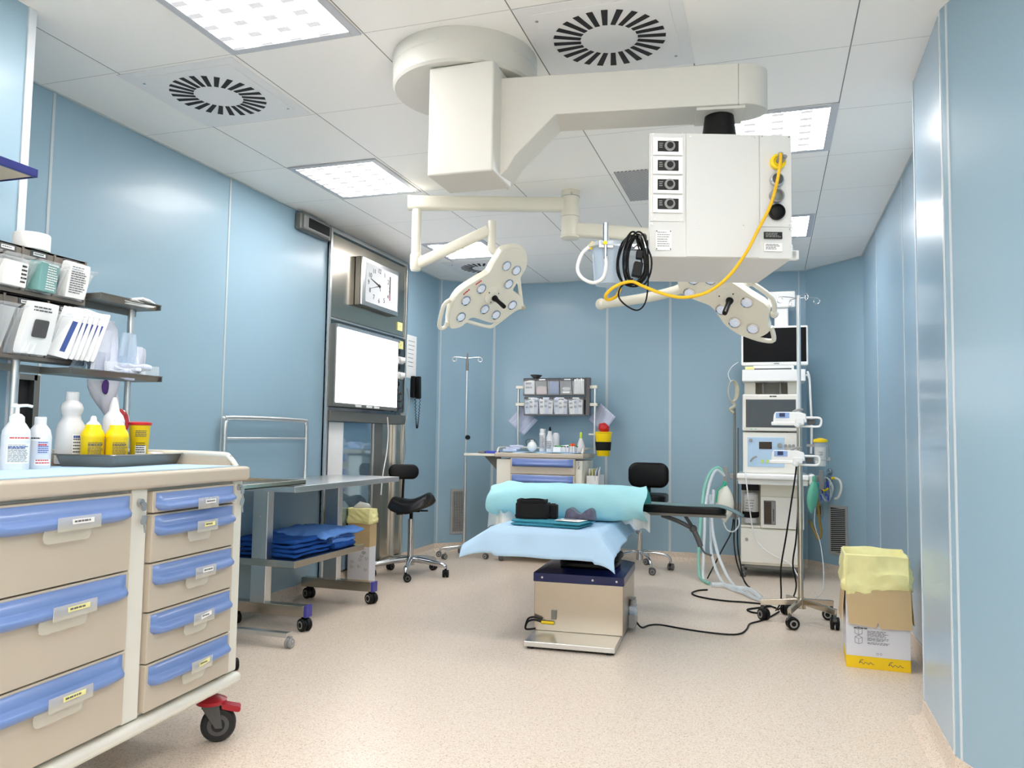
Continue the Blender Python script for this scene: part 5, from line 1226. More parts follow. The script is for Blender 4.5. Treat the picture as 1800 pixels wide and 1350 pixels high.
def pouch(c, s_, rot, label, k):
    mb = MB()
    def fn(u, v): 
        a, b = (u-.5)*s_, (v-.5)*s_; return (a, .006*math.sin(u*40)*.3+.01*math.sin(PI*v), b)
    mb.grid(fn, 40, 10); o = mb.build('hanging_cloth', 'quilt', solid=.006); o.location = c; o.rotation_euler = (0, R(rot), R(k)); return tag(o, label, 'cloth')
pouch((-2.215, 7.14, 1.25), .20, 42, 'pale lavender square cloth hanging cornerwise behind the left post of the rear rack', 12)
pouch((-1.46, 7.14, 1.28), .19, 40, 'pale lavender square cloth hanging cornerwise behind the right post of the rear rack', -14)
def bott(label, x, y, prof, mt, cap=None, cprof=None, z=.968, name='bottle'):
    t = thing(name, label, 'bottle', (x, y, z)); mb = MB(); mb.lathe(prof, n=24); mb.build('bottle_body', mt, t)
    if cap: mb = MB(); mb.lathe(cprof, n=18); mb.build('cap', cap, t)
    return t
b = bott('white cylindrical bottle with frosted cap at the middle of the rear cart', -1.94, 6.86, [(.028, 0), (.029, .003), (.029, .165), (.027, .168), (0, .168)], 'hdpe', 'milky', [(.026, .168), (.026, .205), (0, .206)])
wrap(b, .029, .02, .15, R(-150), R(-40), [None, 'ink', 'inkb'], 3, 10)
b = bott('white bottle with black cap beside the frosted-cap bottle on the rear cart', -1.862, 6.82, [(.030, 0), (.031, .003), (.031, .13), (.018, .165), (.017, .185), (0, .186)], 'hdpe', 'black', [(.012, .186), (.011, .21), (.006, .222), (0, .223)])
wrap(b, .031, .02, .10, R(-150), R(-40), [None, 'ink', 'inkb'], 4, 6)
b = bott('white bottle hidden behind the black-capped bottle on the rear cart', -1.84, 6.95, [(.030, 0), (.031, .003), (.031, .15), (.02, .17), (0, .171)], 'hdpe')
b = bott('cone-shouldered lotion bottle with yellow-green tip at the right of the rear cart', -1.575, 6.80, [(.036, 0), (.038, .003), (.037, .05), (.022, .10), (.014, .125), (0, .126)], 'bigb', 'lime', [(.010, .125), (.012, .14), (.012, .165), (.005, .18), (0, .181)])

t = thing('white_mask', 'white moulded breathing mask with dark strap at the left of the rear cart top', 'mask', (-2.03, 6.83, .968))
mb = MB(); mb.sphere((0, 0, .045), .045, sc_=(1, .8, 1)); mb.cyl((0, 0, .08), (0, 0, .105), .015, .013, 14); mb.build('dome', 'white', t)
mb = MB(); mb.tube([(-.045, 0, .05), (-.06, .0, .09), (-.03, 0, .11), (.03, 0, .10), (.05, 0, .06)], .004, 6, smooth=4); mb.build('strap', 'dgrey', t)
for k in range(3):
    soft('gauze_stack', 'striped gauze packet at the left end of the rear cart, %s of three' % ('lowest', 'middle', 'topmost')[k], 'gauze', (-2.22+.02*k, 6.80+.02*k, .968+.018*k), (.13, .08, .018), 'quilt', 30+k, .005, (0, 0, .2*k), 'gauze packets on the rear cart')
mb = MB(); mb.bx(-.11, .11, -.03, .03, 0, .045); o = mb.build('white_box', 'paper', bevel=.003); o.location = (-1.72, 6.84, .968); tag(o, 'long low white box behind the small vials on the rear cart', 'box')
for k in range(3):
    soft('green_packet', ('green packet at the left end of the long white box', 'flat white packet between two green ones on the long box', 'green packet at the right end of the long white box')[k], 'packet', (-1.78+.06*k, 6.87, 1.014+.003*k), (.09, .05, .012), ['greenp', 'paper', 'greenp'][k], 50+k, .004, (0, 0, .3*k-.2), 'green packets on the rear cart')
for k in range(6):
    t = thing('vial', 'small white vials standing in a row at the right of the rear cart', 'vial', (-1.74+.028*k, 6.765+.008*(k % 2), .968), 0, 'white vials on the rear cart')
    mb = MB(); mb.lathe([(.010, 0), (.011, .002), (.011, .035), (.006, .042), (.006, .048), (0, .048)], n=14); mb.build('glass_body', 'hdpe', t)
    mb = MB(); mb.lathe([(.0075, .046), (.0075, .056), (0, .056)], n=12); mb.build('cap', 'dgrey', t)
for k in range(2):
    t = thing('vial', 'white vials with orange caps beside the lotion bottle on the rear cart', 'vial', (-1.625-.022*k, 6.75, .968), 0, 'orange capped vials')
    mb = MB(); mb.lathe([(.011, 0), (.011, .055), (0, .056)], n=14); mb.build('glass_body', 'hdpe', t)
    mb = MB(); mb.lathe([(.011, .055), (.011, .078), (0, .079)], n=12); mb.build('cap', 'orangec', t)
# sharps bin hung on the right
t = thing('sharps_container', 'yellow sharps bin with black band and crumpled red top hung right of the rear cart', 'sharps bin', (-1.40, 6.92, .94))
mb = MB(); mb.lathe([(.052, 0), (.055, .004), (.072, .20), (.078, .205), (.078, .212), (.068, .213), (0, .20)], n=32); mb.build('container', 'yellow', t)
mb = MB(); mb.lathe([(.0595, .05), (.0645, .05), (.0705, .125), (.0665, .125)], n=32); mb.build('band', 'blackm', t)
mb = MB(); mb.sphere((0, 0, .245), .05, 16, 10, (1, 1, .9))
mb.v = [(x+.012*nz((x*3, y*3, z*3), 10, 1), y+.012*nz((x*3, y*3, z*3), 10, 2), z+.012*nz((x*3, y*3, z*3), 10, 3)) for x, y, z in mb.v]; mb.build('red_bag_top', 'red', t)
mb = MB(); mb.box((-.095, .0, .19), (.07, .03, .012)); mb.build('hanger', 'cream', t)
# side pocket with folders
t = thing('side_pocket', 'white basket pocket on the right side of the rear cart', 'basket', (-1.475, 6.93, .55))
mb = MB(); mb.bx(-.045, .055, -.14, .14, 0, .006); mb.bx(.05, .055, -.14, .14, 0, .22); mb.bx(-.045, .055, -.14, -.135, 0, .22); mb.bx(-.045, .055, .135, .14, 0, .22); mb.build('pocket', 'white', t, bevel=.002)
for k in range(4):
    mb = MB(); mb.bx(-.003, .003, -.11, .11, 0, .27); o = mb.build('folder', ['paper', 'postit', 'paperb', 'paper'][k], bevel=.001); o.location = (-1.50+.018*k, 6.92, .557); o.rotation_euler = (.06*k, .02*k, .05*k); tag(o, ('white folder nearest the rear cart in its side basket', 'pale yellow folder in the side basket of the rear cart', 'pale lavender folder in the side basket of the rear cart', 'white folder farthest from the rear cart in its side basket')[k], 'folder', 'folders in the side basket')
mb = MB(); mb.lathe([(.05, 0), (.055, .005), (.06, .09), (.0, .09)], n=28); 

# ================================================================ OPERATING TABLE
TR0 = R(3.2)
ot = thing('operating_table', 'operating table with steel block base, navy cap and black bellows column', 'operating table', (-.985, 4.03, 0), TR0)
def o2l(x, y): v = Vector((x+.985, y-4.03, 0)); v.rotate(Euler((0, 0, -TR0))); return v.x, v.y
mb = MB(); mb.bx(-.24, .235, 0, 1.02, .012, .040)
mb.build('base_plate', 'steel', ot, bevel=.004)
mb = MB(); 
for x in (-.21, .205):
    for y in (.03, .98): mb.cyl((x, y, 0), (x, y, .014), .018, .018, 12)
mb.build('floor_feet', 'rubber', ot)
mb = MB(); mb.bx(-.245, .245, .25, .80, .04, .305); mb.build('base_cover', 'steelbx', ot, bevel=.004)

mb = MB(); mb.bx(-.25, .25, .245, .805, .305, .352); mb.add([(-.25, .245, .352), (.25, .245, .352), (.25, .805, .352), (-.25, .805, .352), (-.19, .30, .372), (.19, .30, .372), (.19, .75, .372), (-.19, .75, .372)], [(0, 1, 5, 4), (1, 2, 6, 5), (2, 3, 7, 6), (3, 0, 4, 7), (4, 5, 6, 7)]); mb.build('navy_cap', 'navyc', ot, bevel=.003)
s = MB()
for x in (-.2, .08, .21): s.cyl((x, .2435, .328), (x, .2455, .328), .006)
s.build('cap_screws', 'alu', ot)
mb = MB()
for k in range(5):
    z = .375+.036*k; g_ = .02*math.sin(k*1.7)
    mb.rbox((.03+g_*.4, .50, z+.016), (.33-.012*k+g_, .34-.01*k, .030), .09, ax=2, n=6)
mb.rbox((.03, .50, .46), (.24, .24, .20), .06, ax=2)
mb.build('bellows', 'black', ot, bevel=.010, seg=3)
mb = MB(); mb.bx(-.44, .07, .20, 1.85, .545, .565); mb.build('table_frame', 'greymet', ot, bevel=.004)
mb = MB(); mb.bx(-.43, .06, .17, .83, .565, .592); mb.build('foot_pad', 'leather', ot, bevel=.012, seg=3)
mb = MB(); mb.bx(-.43, .06, .85, 1.95, .565, .60); mb.build('body_pad', 'leather', ot, bevel=.012, seg=3)
for x in (-.48, .10): mb = MB(); mb.bx(x-.006, x+.006, .95 if x > 0 else .5, 1.8, .535, .565); mb.build('side_rail', 'steel', ot, bevel=.002)
s = MB(); s.bx(-.145, -.118, .235, .25, .105, .155); s.bx(-.14, -.124, .234, .236, .12, .145); s.build('socket_box', 'greymet', ot, bevel=.002)
s = MB(); s.cyl((-.13, .243, .085), (-.20, .235, .087), .009, .009, 12); s.build('yellow_plug', 'yellow', ot)
s = MB()
for dz in (0, .014): s.tube([(-.195, .235, .088+dz), (-.235, .225, .10+dz), (-.27, .22, .09+dz), (-.285, .22, .06), (-.28, .235, .0435), (-.235, .25, .047)], .0055, 8, smooth=5)
s.build('side_cable', 'black', ot)
s = MB(); s.m = 0; s.bx(.245, .285, .50, .62, .03, .10); s.m = 1; s.bx(.247, .29, .52, .60, .10, .145); s.m = 0; s.cyl((.265, .56, .14), (.265, .56, .18), .02, .02, 14); s.bx(.25, .28, .54, .59, .18, .19)
s.build('side_connector', ['grey', 'clearb'], ot, bevel=.004)
s = MB(); s.bx(-.23, -.17, .27, .33, .3535, .3545); 
# drape
TX0, TX1, TY0, TY1, TZ0 = -1.445, -.885, 4.19, 5.05, .604
def drape(u, v):
    hl, hr, hf = .25, .19, .175
    a = -hl+(hl+(TX1-TX0)+hr)*u; b = -hf+(hf+TY1-TY0)*v
    x = TX0+a; da = 0; sgn = 0
    if a < 0: da = -a; sgn = -1; bx_ = TX0
    elif a > TX1-TX0: da = a-(TX1-TX0); sgn = 1; bx_ = TX1
    else: bx_ = TX0+a
    db = max(0, -b); by_ = TY0 if b < 0 else TY0+b
    rise = 1
    if sgn and b > 0: rise = max(.72, 1-b*.45) if sgn > 0 else max(.4, 1-b/.8*.6)
    da_ = da*rise
    d = math.hypot(da_, db)
    rr = .03; 
    drop = (d-rr*.45) if d > rr else d*d/(2*rr)*1.1
    drop = max(0, drop)
    fl = .72 if sgn < 0 else .52
    kf = .50 if sgn < 0 else .66
    if da == 0: fl = 0; kf = .97
    elif db == 0: pass
    kd = kf if db == 0 else (kf*(da_/(d+1e-6))**2+.97*(db/(d+1e-6))**2)*(1.08 if sgn > 0 else .92) if da_ > 0 else .97
    x = bx_+sgn*(da_*fl+ (0.012 if da > .02 else 0))
    y = by_-(db*.12+(.012 if db > .02 else 0))-(.10*da_*min(1, db/.1) if sgn else 0)
    z = TZ0-drop*kd
    fold = .010*math.sin(a*22+1.0)*min(1, db/.12)+.004*nz((a*3, b*3, 1), 2, 4)
    y -= fold; x += sgn*.005*math.sin(b*20)*min(1, da/.1)
    z += .0025*nz((a*4, b*4, 0), 2, 2) if d == 0 else 0
    return (x, y, z)
mb = MB(); mb.grid(drape, 76, 60); tag(mb.build('table_drape', 'drape', solid=.003), 'light blue disposable drape hanging in pointed corners over the foot of the operating table', 'drape')
# roll of aqua wrap
rt = thing('padded_roll', 'large aqua plastic-wrapped padding roll lying across the operating table', 'padding roll', (-1.165, 4.70, .712), R(3))
def rollf(u, v):
    x = -.475+.95*u; a = 2*PI*v
    sq = 1; ry, rz_ = .165, .108
    e = min(u, 1-u); k = 1 if e > .10 else .72+.28*math.sqrt(e/.10)
    if u > .5 and e <= .10: k = 1-.10*math.sin((.10-e)/.10*PI*.8)
    cy_, sy_ = math.cos(a), math.sin(a)
    ys = math.copysign(abs(cy_)**.85, cy_)*ry*k; zs = math.copysign(abs(sy_)**.85, sy_)*rz_*k
    amp = .010+.02*(1-min(1, e/.18))
    ys += amp*nz((u*9, v*5, 0), 1.2, 3)*1; zs += amp*nz((u*9, v*6, 2), 1.2, 6)+.004*math.sin(v*30+u*5)*(1 if e < .2 else .3)
    z = zs; z = max(z, -.106); x2 = x+.01*math.sin(a*3+1)*(1 if e < .05 else 0)
    return (x2, ys, z)
mb = MB(); mb.grid(rollf, 60, 48); mb.build('wrap', 'roll', rt)
def endf(u, v):
    a = 2*PI*v; base = rollf(1, v); k = 1-u*.55
    return (base[0]-.09*u, base[1]*k+.01*math.sin(a*2)*u, base[2]*k)
mb = MB(); mb.grid(endf, 6, 48); mb.build('open_end', 'rollin', rt)

def endl(u, v): base = rollf(0, v); k = 1-u; return (base[0]-.01*u*(1-u), base[1]*k, base[2]*k)
mb = MB(); mb.grid(endl, 4, 48); mb.build('closed_end', 'roll', rt)
def skirt(u, v): # loose clear film hanging at the left and right bottom corners
    return (-.46+.20*u, -.13+.05*math.sin(u*9)-.02*v, -.06-.10*v*(1-.6*u)+.01*math.sin(u*20))
mb = MB(); mb.grid(skirt, 16, 6); mb.build('loose_film', 'bagw', rt)
mb = MB(); mb.grid(lambda u, v: (.30+.19*u, -.12+.04*math.sin(u*8)+.10*u, -.05-.11*v*(.3+.7*u)+.01*math.sin(u*17)), 16, 6); mb.build('loose_film', 'bagw', rt)
# teal folded drapes
for i in range(2):
    mb = MB(); slab(mb, -.205, .205, -.125, .125, 0, .016, 14, 10, .004, 90+i, 8, side=3)
    o = mb.build('folded_teal_cloth', 'teal'); o.location = (-1.165+.008*i, 4.34, .6085+.0165*i); o.rotation_euler = (0, 0, R(-6-2*i)); tag(o, 'teal folded surgical drape, %s one of the flat pair near the table foot' % ('lower', 'upper')[i], 'folded cloth')
TT = .643
# black strap bundle
t = thing('strap_bundle', 'thick black padded strap coiled into an oval bundle on the teal drapes', 'strap', (-1.275, 4.33, TT), R(0))
def strap(mb, rx, ry, z0, z1, th, cx=0, cy=0, n=48, w_=.0):
    P = []
    for k in range(n):
        a = 2*PI*k/n; c_, s_ = math.cos(a), math.sin(a); e = .6
        x = math.copysign(abs(c_)**e, c_); y = math.copysign(abs(s_)**e, s_); j = .002*math.sin(5*a)
        for r_ in (1, (1-th/rx)): P += [(cx+x*rx*r_, cy+y*ry*r_, z0+j), (cx+x*rx*r_, cy+y*ry*r_, z1+j)]
    F = []
    for k in range(n):
        a = 4*k; b = 4*((k+1) % n); F += [(a, b, b+1, a+1), (a+2, a+3, b+3, b+2), (a+1, b+1, b+3, a+3), (a, a+2, b+2, b)]
    mb.add(P, F, True)
mb = MB(); strap(mb, .095, .075, 0, .085, .016); strap(mb, .076, .057, .002, .09, .015); strap(mb, .058, .04, .0, .084, .014); strap(mb, .04, .024, .0, .088, .012); mb.build('padded_band', 'blackm', t, bevel=.003)
mb = MB(); strap(mb, .085, .068, .086, .104, .012, -.005); strap(mb, .098, .079, .01, .022, .004); mb.build('top_loop', 'blackm', t, bevel=.002)
mb = MB(); mb.bx(.093, .135, .0, .05, 0.0, .078); mb.bx(.09, .12, .035, .06, .0, .082); mb.build('loose_end', 'blackm', t, bevel=.006)
# gel headrest
t = thing('gel_headrest', 'marbled grey gel head cushion with two raised sides on the teal drapes', 'head cushion', (-1.015, 4.395, TT), R(3))
prof = []
for k in range(25):
    u = -1+2*k/24; h = .062-.036*math.exp(-(u/.42)**2)+.0; h *= math.sqrt(max(0, 1-abs(u)**6)); prof.append((u*.085, h+.004))
mb = MB(); mb.prism([(-.088, 0)]+prof+[(.088, 0)], -.045, .045, (0, 0, 0), (1, 0, 0), (0, 0, 1), (0, 1, 0), True); mb.build('cushion', 'gel', t, bevel=.012, seg=4, angle=50)
s = MB(); s.m = 0; s.bx(-.075, .075, -.055, .055, 0, .0012); s.m = 1; s.lines((-.05, .04, .0016), (1, 0, 0), (0, -1, 0), .09, .05, 4, 3); s.m = 2; s.lines((-.06, -.02, .0016), (1, 0, 0), (0, -1, 0), .03, .02, 1, 4, lh=.9)
o = s.build('paper_sheet', ['paper', 'ink', 'inkb']); o.location = (-1.045, 4.285, TT+.001); o.rotation_euler = (0, 0, R(-12)); tag(o, 'white paper sheet lying on the teal drapes in front of the gel cushion', 'paper')
# arm board
ab = thing('arm_board', 'long black padded arm board reaching right from the operating table toward the breathing bag', 'arm board', (-.53, 4.92, .645))
def abx(mb, x0, x1, y0, y1, z0, z1): mb.bx(x0+.53, x1+.53, y0-4.92, y1-4.92, z0-.645, z1-.645)
mb = MB(); mb.rbox((0, 0, .033), (.56, .19, .045), .05, ax=2, n=6); mb.build('pad', 'leather', ab, bevel=.012, seg=3)
mb = MB()
def strapf(u, v): return (-.30+.68*u, -.085+.17*v, .0585+(.0 if u < .78 else -.055*((u-.78)/.22)**1.5)+.002*math.sin(u*9))
mb.grid(strapf, 30, 6); mb.build('cover_strip', 'greyg', ab, solid=.005)
mb = MB(); abx(mb, -.80, -.25, 4.88, 4.96, .636, .653); mb.build('board', 'greymet', ab, bevel=.002)
mb = MB()
mb.tube([(-.10, 0, -.01), (.0, -.02, -.04), (.08, -.03, -.075)], .013, 10, smooth=3); mb.tube([(.04, 0, -.01), (.07, -.01, -.05), (.09, -.03, -.08)], .010, 10, smooth=3)
mb.sphere((.09, -.03, -.08), .024); mb.tube([(.09, -.03, -.08), (.115, -.04, -.13), (.135, -.05, -.18)], .016, 12, smooth=3); mb.tube([(.135, -.05, -.18), (.16, -.06, -.215), (.20, -.07, -.225)], .006, 8, smooth=3)
mb.build('locking_joint', 'dgrey', ab)
mb = MB(); abx(mb, -.80, -.74, 4.88, 4.95, .57, .645); mb.cyl((-.235, -.03, -.03), (-.235, -.03, -.10), .014, .014, 12); mb.cyl((-.235, -.05, -.11), (-.235, -.01, -.11), .017, .017, 12); mb.build('rail_clamp', 'chrome', ab, bevel=.003)
mb = MB(); mb.cyl((-.185, -.03, .0), (-.185, -.03, -.07), .004); mb.sphere((-.185, -.03, -.075), .011); mb.build('clamp_knob', 'black', ab)
t = thing('rail_clamp', 'small chrome clamp with black knob projecting at the left of the aqua roll', 'clamp', (-1.70, 4.86, .665))
mb = MB(); mb.rbox((.06, 0, .03), (.20, .05, .014), .02, ax=2); mb.cyl((.0, 0, -.01), (.0, 0, .03), .009); mb.build('bracket', 'chrome', t)
mb = MB(); mb.cyl((-.0, -.02, -.015), (-.0, .02, -.015), .022, .022, 16); mb.build('knob', 'black', t)

# ================================================================ OFFICE CHAIR
ch = thing('swivel_chair', 'black swivel chair with rounded backrest and chrome base in front of the back wall', 'chair', (-1.03, 6.88, 0))
mb = MB(); mb.X = Matrix.Translation((.03, .03, .785)); cushion(mb, .345, .215, .055, .075); mb.build('backrest', 'leather', ch, angle=60)
mb = MB(); mb.box((.03, .045, .65), (.035, .012, .10)); mb.build('back_bar', 'black', ch, bevel=.003)
mb = MB(); mb.rbox((0, -.14, .60), (.42, .40, .075), .10, ax=2, n=7); mb.build('seat', 'leather', ch, bevel=.02, seg=4)
mb = MB(); mb.bx(-.10, .10, -.20, .0, .545, .565); mb.build('seat_plate', 'black', ch, bevel=.003)
mb = MB(); mb.cyl((-.02, -.12, .14), (-.02, -.12, .55), .022, .018, 20); mb.cyl((-.02, -.12, .08), (-.02, -.12, .16), .032, .026, 20); mb.build('column', 'chrome', ch)
for k, a in enumerate((R(-62), R(10), R(82), R(154), R(226))):
    d = Vector((math.cos(a), math.sin(a), 0)); c0 = Vector((-.02, -.12, 0)); r_ = .255 if k != 0 else .27
    mb = MB(); mb.tube([c0+d*.02+Vector((0, 0, .14)), c0+d*.10+Vector((0, 0, .145)), c0+d*.22+Vector((0, 0, .125)), c0+d*r_+Vector((0, 0, .09)), c0+d*r_+Vector((0, 0, .06))], .011, 10, smooth=3); mb.build('base_leg', 'chrome', ch)
    caster(ch, c0.x+r_*d.x, c0.y+r_*d.y, .075, .029, 'dgrey', 'black', a+1.2, .024, hub='grey')

# ================================================================ ANESTHESIA WORKSTATION
an = thing('anesthesia_machine', 'tall white anaesthesia workstation with two dark monitors at the right rear', 'anaesthesia machine', (.02, 6.95, 0))
def ax_(mb, x0, x1, y0, y1, z0, z1): mb.bx(x0-.02, x1-.02, y0-6.95, y1-6.95, z0, z1)
def A(name, mt, *b, bev=.006, parent=None, seg=2): 
    mb = MB()
    for q_ in b: ax_(mb, *q_)
    return mb.build(name, mt, parent or an, bevel=bev, seg=seg)
A('base_frame', 'greymet', (-.21, .22, 6.78, 7.12, .065, .095), (-.235, -.205, 6.72, 7.14, .05, .085), (.215, .245, 6.72, 7.14, .05, .085))
for x in (-.23, .21):
    for y in (-.20, .16): caster(an, x, y, .06, .026, 'dgrey', 'grey', R(-100), .02)
A('lower_cabinet', 'cream', (-.232, .245, 6.77, 7.12, .095, .388))

A('lower_door', 'whitew', (-.228, .241, 6.755, 6.77, .115, .378), bev=.003)
s = MB(); s.cyl((-.185-.02, -.20, .30), (-.185-.02, -.192, .30), .012, .012, 18); s.build('door_lock', 'grey', an)
A('middle_body', 'cream', (-.075, .255, 6.77, 7.12, .39, .745), (-.232, -.075, 6.98, 7.12, .39, .745), (-.232, -.075, 6.77, 6.98, .39, .41))
A('right_panel', 'whitew', (-.075, .253, 6.755, 6.77, .395, .645), bev=.004)
A('slanted_band', 'cream', (-.075, .253, 6.76, 6.77, .65, .742), bev=.002)
s = MB(); s.m = 0; ax_(s, -.05, .04, 6.752, 6.756, .425, .615); s.m = 1; ax_(s, -.046, .008, 6.750, 6.753, .435, .605); s.m = 2; ax_(s, .008, .036, 6.749, 6.753, .43, .61); s.m = 1
for k in range(5): s.tube([(.0, -.202, .45+.02*k), (.006, -.203, .46+.02*k), (.0, -.202, .47+.02*k)], .003, 6)

s.build('vaporizer_window', ['dgrey', 'brownw', 'grey'], an)
# absorber canister in left recess
s = MB(); s.lathe([(.062, .0), (.066, .006), (.066, .045), (.0, .045)], (-.155-.02, -.08, .47), (0, 0, 1), 28); s.build('canister_base', 'black', an)
s = MB(); s.lathe([(.06, 0), (.064, .006), (.064, .17), (.05, .185), (.0, .19)], (-.155-.02, -.08, .485), (0, 0, 1), 28); cn = s.build('absorber_canister', 'bigb', an)
s = MB()
for k in range(5):
    for j in range(4): a = R(-125+j*14+k*3); s.box((-.175+.0645*math.cos(a), -.08+.0645*math.sin(a), .52+.022*k), (.012, .002, .005), (0, 0, a+PI/2))
s.build('canister_print', 'ink', cn)
s = MB(); s.lathe([(.03, 0), (.055, .008), (.055, .05), (0, .05)], (-.175, -.08, .415), (0, 0, 1), 24); s.build('drain_cup', 'bigb', an)
A('recess_block', 'black', (-.225, -.09, 6.80, 6.97, .69, .742), bev=.003)
A('work_surface', 'whiteg', (-.255, .29, 6.60, 7.13, .79, .835), bev=.014, seg=3)
A('front_apron', 'white', (-.245, .28, 6.625, 7.1, .748, .80), bev=.006)
A('front_strip', 'cream', (-.25, .285, 6.612, 6.63, .776, .782), bev=.001)
A('side_bumper', 'whiteg', (.285, .335, 6.62, 6.80, .752, .842), bev=.02, seg=4)
A('control_tower', 'whitew', (-.212, .228, 6.78, 7.1, .835, 1.165), bev=.006)

A('blue_panel', 'bluepan', (-.175, .11, 6.772, 6.781, .885, 1.125), bev=.012, seg=3)
A('display', 'brownw', (-.085, .015, 6.768, 6.773, 1.03, 1.088), bev=.001)
s = MB()
for x, z, r_ in ((-.15, 1.10, .014), (.075, 1.06, .02)): s.cyl((x-.02, -.18, z), (x-.02, -.192, z), r_, r_*.9, 18)
s.tube([(-.15-.02, -.18, .93), (-.13-.02, -.215, .955), (-.10-.02, -.22, .97)], .008, 8, smooth=3)
for x in (.12, .15, .18): s.cyl((x-.02, -.17, 1.06), (x-.02, -.20, 1.06), .012, .012, 12)
s.build('control_knobs', 'grey', an)
s = MB()
for k, x in enumerate((-.06, -.02)): s.box((x-.02, -.182, .93), (.02, .003, .028))
s.build('panel_stickers', 'lime2', an)
A('monitor_housing', 'whitew', (-.215, .235, 6.76, 6.86, 1.175, 1.475), bev=.012, seg=3)
A('monitor_screen', 'screen2', (-.182, .20, 6.756, 6.761, 1.205, 1.432), bev=.002)
A('monitor_rim', 'dgrey', (-.186, -.165, 6.754, 6.758, 1.205, 1.432), bev=0)
s = MB(); s.lines((-.02, -.1905, 1.462), (1, 0, 0), (0, 0, -1), .055, .012, 1, 2, lh=.9); s.build('maker_lettering', 'inkk', an)
s = MB()
for x in (-.165, -.13): s.box((x, -.191, 1.19), (.016, .002, .004))
s.build('status_leds', 'greenb', an)
A('rear_column', 'cream', (-.20, -.11, 6.86, 7.08, 1.165, 1.58), (.14, .22, 6.86, 7.08, 1.165, 1.58), (-.20, .22, 7.05, 7.09, 1.165, 1.58), bev=.004)
A('inner_post', 'greymet', (-.06, -.045, 6.9, 7.05, 1.475, 1.575), (.075, .09, 6.9, 7.05, 1.475, 1.575), bev=.001)
A('upper_shelf', 'white', (-.215, .275, 6.74, 7.1, 1.58, 1.675), bev=.006)
A('screen_stand', 'white', (-.13, .19, 6.80, 6.95, 1.675, 1.712), bev=.008)
A('stand_gap', 'black', (-.12, .17, 6.795, 6.80, 1.677, 1.688), bev=0)
A('top_monitor', 'whiteg', (-.225, .30, 6.80, 6.86, 1.712, 2.04), bev=.014, seg=3)
A('top_screen', 'screen', (-.207, .285, 6.796, 6.801, 1.742, 2.022), bev=.002)
s = MB(); s.lines((.015, -.1555, 1.731), (1, 0, 0), (0, 0, -1), .045, .008, 1, 5, lh=.9); s.build('maker_lettering', 'ink', an)
A('top_module', 'whiteg', (-.01, .205, 6.80, 7.0, 2.19, 2.325), bev=.012, seg=3)
A('module_neck', 'white', (.04, .15, 6.83, 6.95, 2.03, 2.20), bev=.012, seg=3)
A('yellow_note', 'postit', (-.19, -.12, 6.738, 6.742, 1.675, 1.70), bev=0)
s = MB(); s.cyl((-.298, -.15, .45), (-.298, -.15, 1.36), .011, .011, 12); s.cyl((-.27, -.13, .50), (-.27, -.13, 1.20), .006, .006, 8); s.build('left_side_rail', 'greymet', an)
s = MB(); s.box((-.29, -.13, .80), (.10, .035, .045)); s.box((-.37, -.15, .81), (.035, .035, .14)); s.box((-.29, -.10, .52), (.08, .04, .12)); s.build('bag_arm', 'grey', an, bevel=.005)
s = MB(); s.box((.33, -.15, .80), (.05, .04, .05)); s.box((.365, -.17, .795), (.035, .04, .15)); s.build('right_bag_arm', 'grey', an, bevel=.005)
s = MB(); s.tube([(.27, -.16, 1.66), (.285, -.17, 1.60), (.292, -.16, 1.45), (.30, -.14, 1.2), (.295, -.1, 1.0)], .009, 8, smooth=5); s.tube([(.23, -.17, 1.62), (.27, -.18, 1.63), (.285, -.17, 1.60)], .01, 8); s.build('side_cable_duct', 'white', an)
# cable coil on left
t = thing('cable_coil', 'beige looped monitoring cable hung at the left of the anaesthesia monitors', 'cable', (-.295, 6.74, 1.60))
mb = MB()
for k in range(5):
    w_ = .028+.004*k; mb.tube([(w_*math.sin(2*PI*i/10)+.003*k, -.004*k, -.10+.085*math.cos(2*PI*i/10)) for i in range(10)], .0035, 6, closed=True, smooth=3)
mb.tube([(0, 0, -.18), (.02, 0, -.22), (-.015, -.01, -.25), (.01, 0, -.28)], .012, 8, smooth=4)
mb.build('loops', 'olivet', t)
mb = MB(); mb.tube([(-.01, 0, -.02), (-.03, -.0, .04), (.0, 0, .10), (.05, .02, .14)], .0025, 6, smooth=5); mb.build('lead', 'white', t)
# breathing bags
def bag(label, c, rx, rz_, mt, strapm, rot, lean=0):
    t = thing('breathing_bag', label, 'breathing bag', c, rot)
    def fn(u, v):
        a = 2*PI*u; h = v; r_ = rx*(math.sin(PI*min(1, h*.92+.04))**.75)*(1+.06*math.sin(5*a)*(1-h))
        if h > .8: r_ *= 1-.55*(h-.8)/.2
        return (r_*math.cos(a)+lean*h, r_*math.sin(a)*.7, -rz_*(1-0)*(h))
    mb = MB(); mb.grid(fn, 28, 18); mb.build('bag_body', mt, t)
    mb = MB(); mb.lathe([(.013, .03), (.016, .02), (.016, -.01), (.012, -.02)], (0, 0, 0), (0, 0, 1), 18); mb.build('neck', strapm, t)
    return t

b = bag('cream breathing bag with green collar hanging left of the anaesthesia machine', (-.35, 6.66, .735), .072, .30, 'bagc', 'greenb', R(10))
mb = MB(); mb.tube([(-.07, -.02, -.14), (-.06, -.04, -.05), (-.03, -.035, -.015), (.0, -.03, .01)], .007, 6, smooth=4); mb.build('green_strap', 'greenb', b)
bag('deflated green breathing bag hanging right of the anaesthesia machine', (.325, 6.60, .80), .045, .26, 'green', 'green', R(30), -.03)
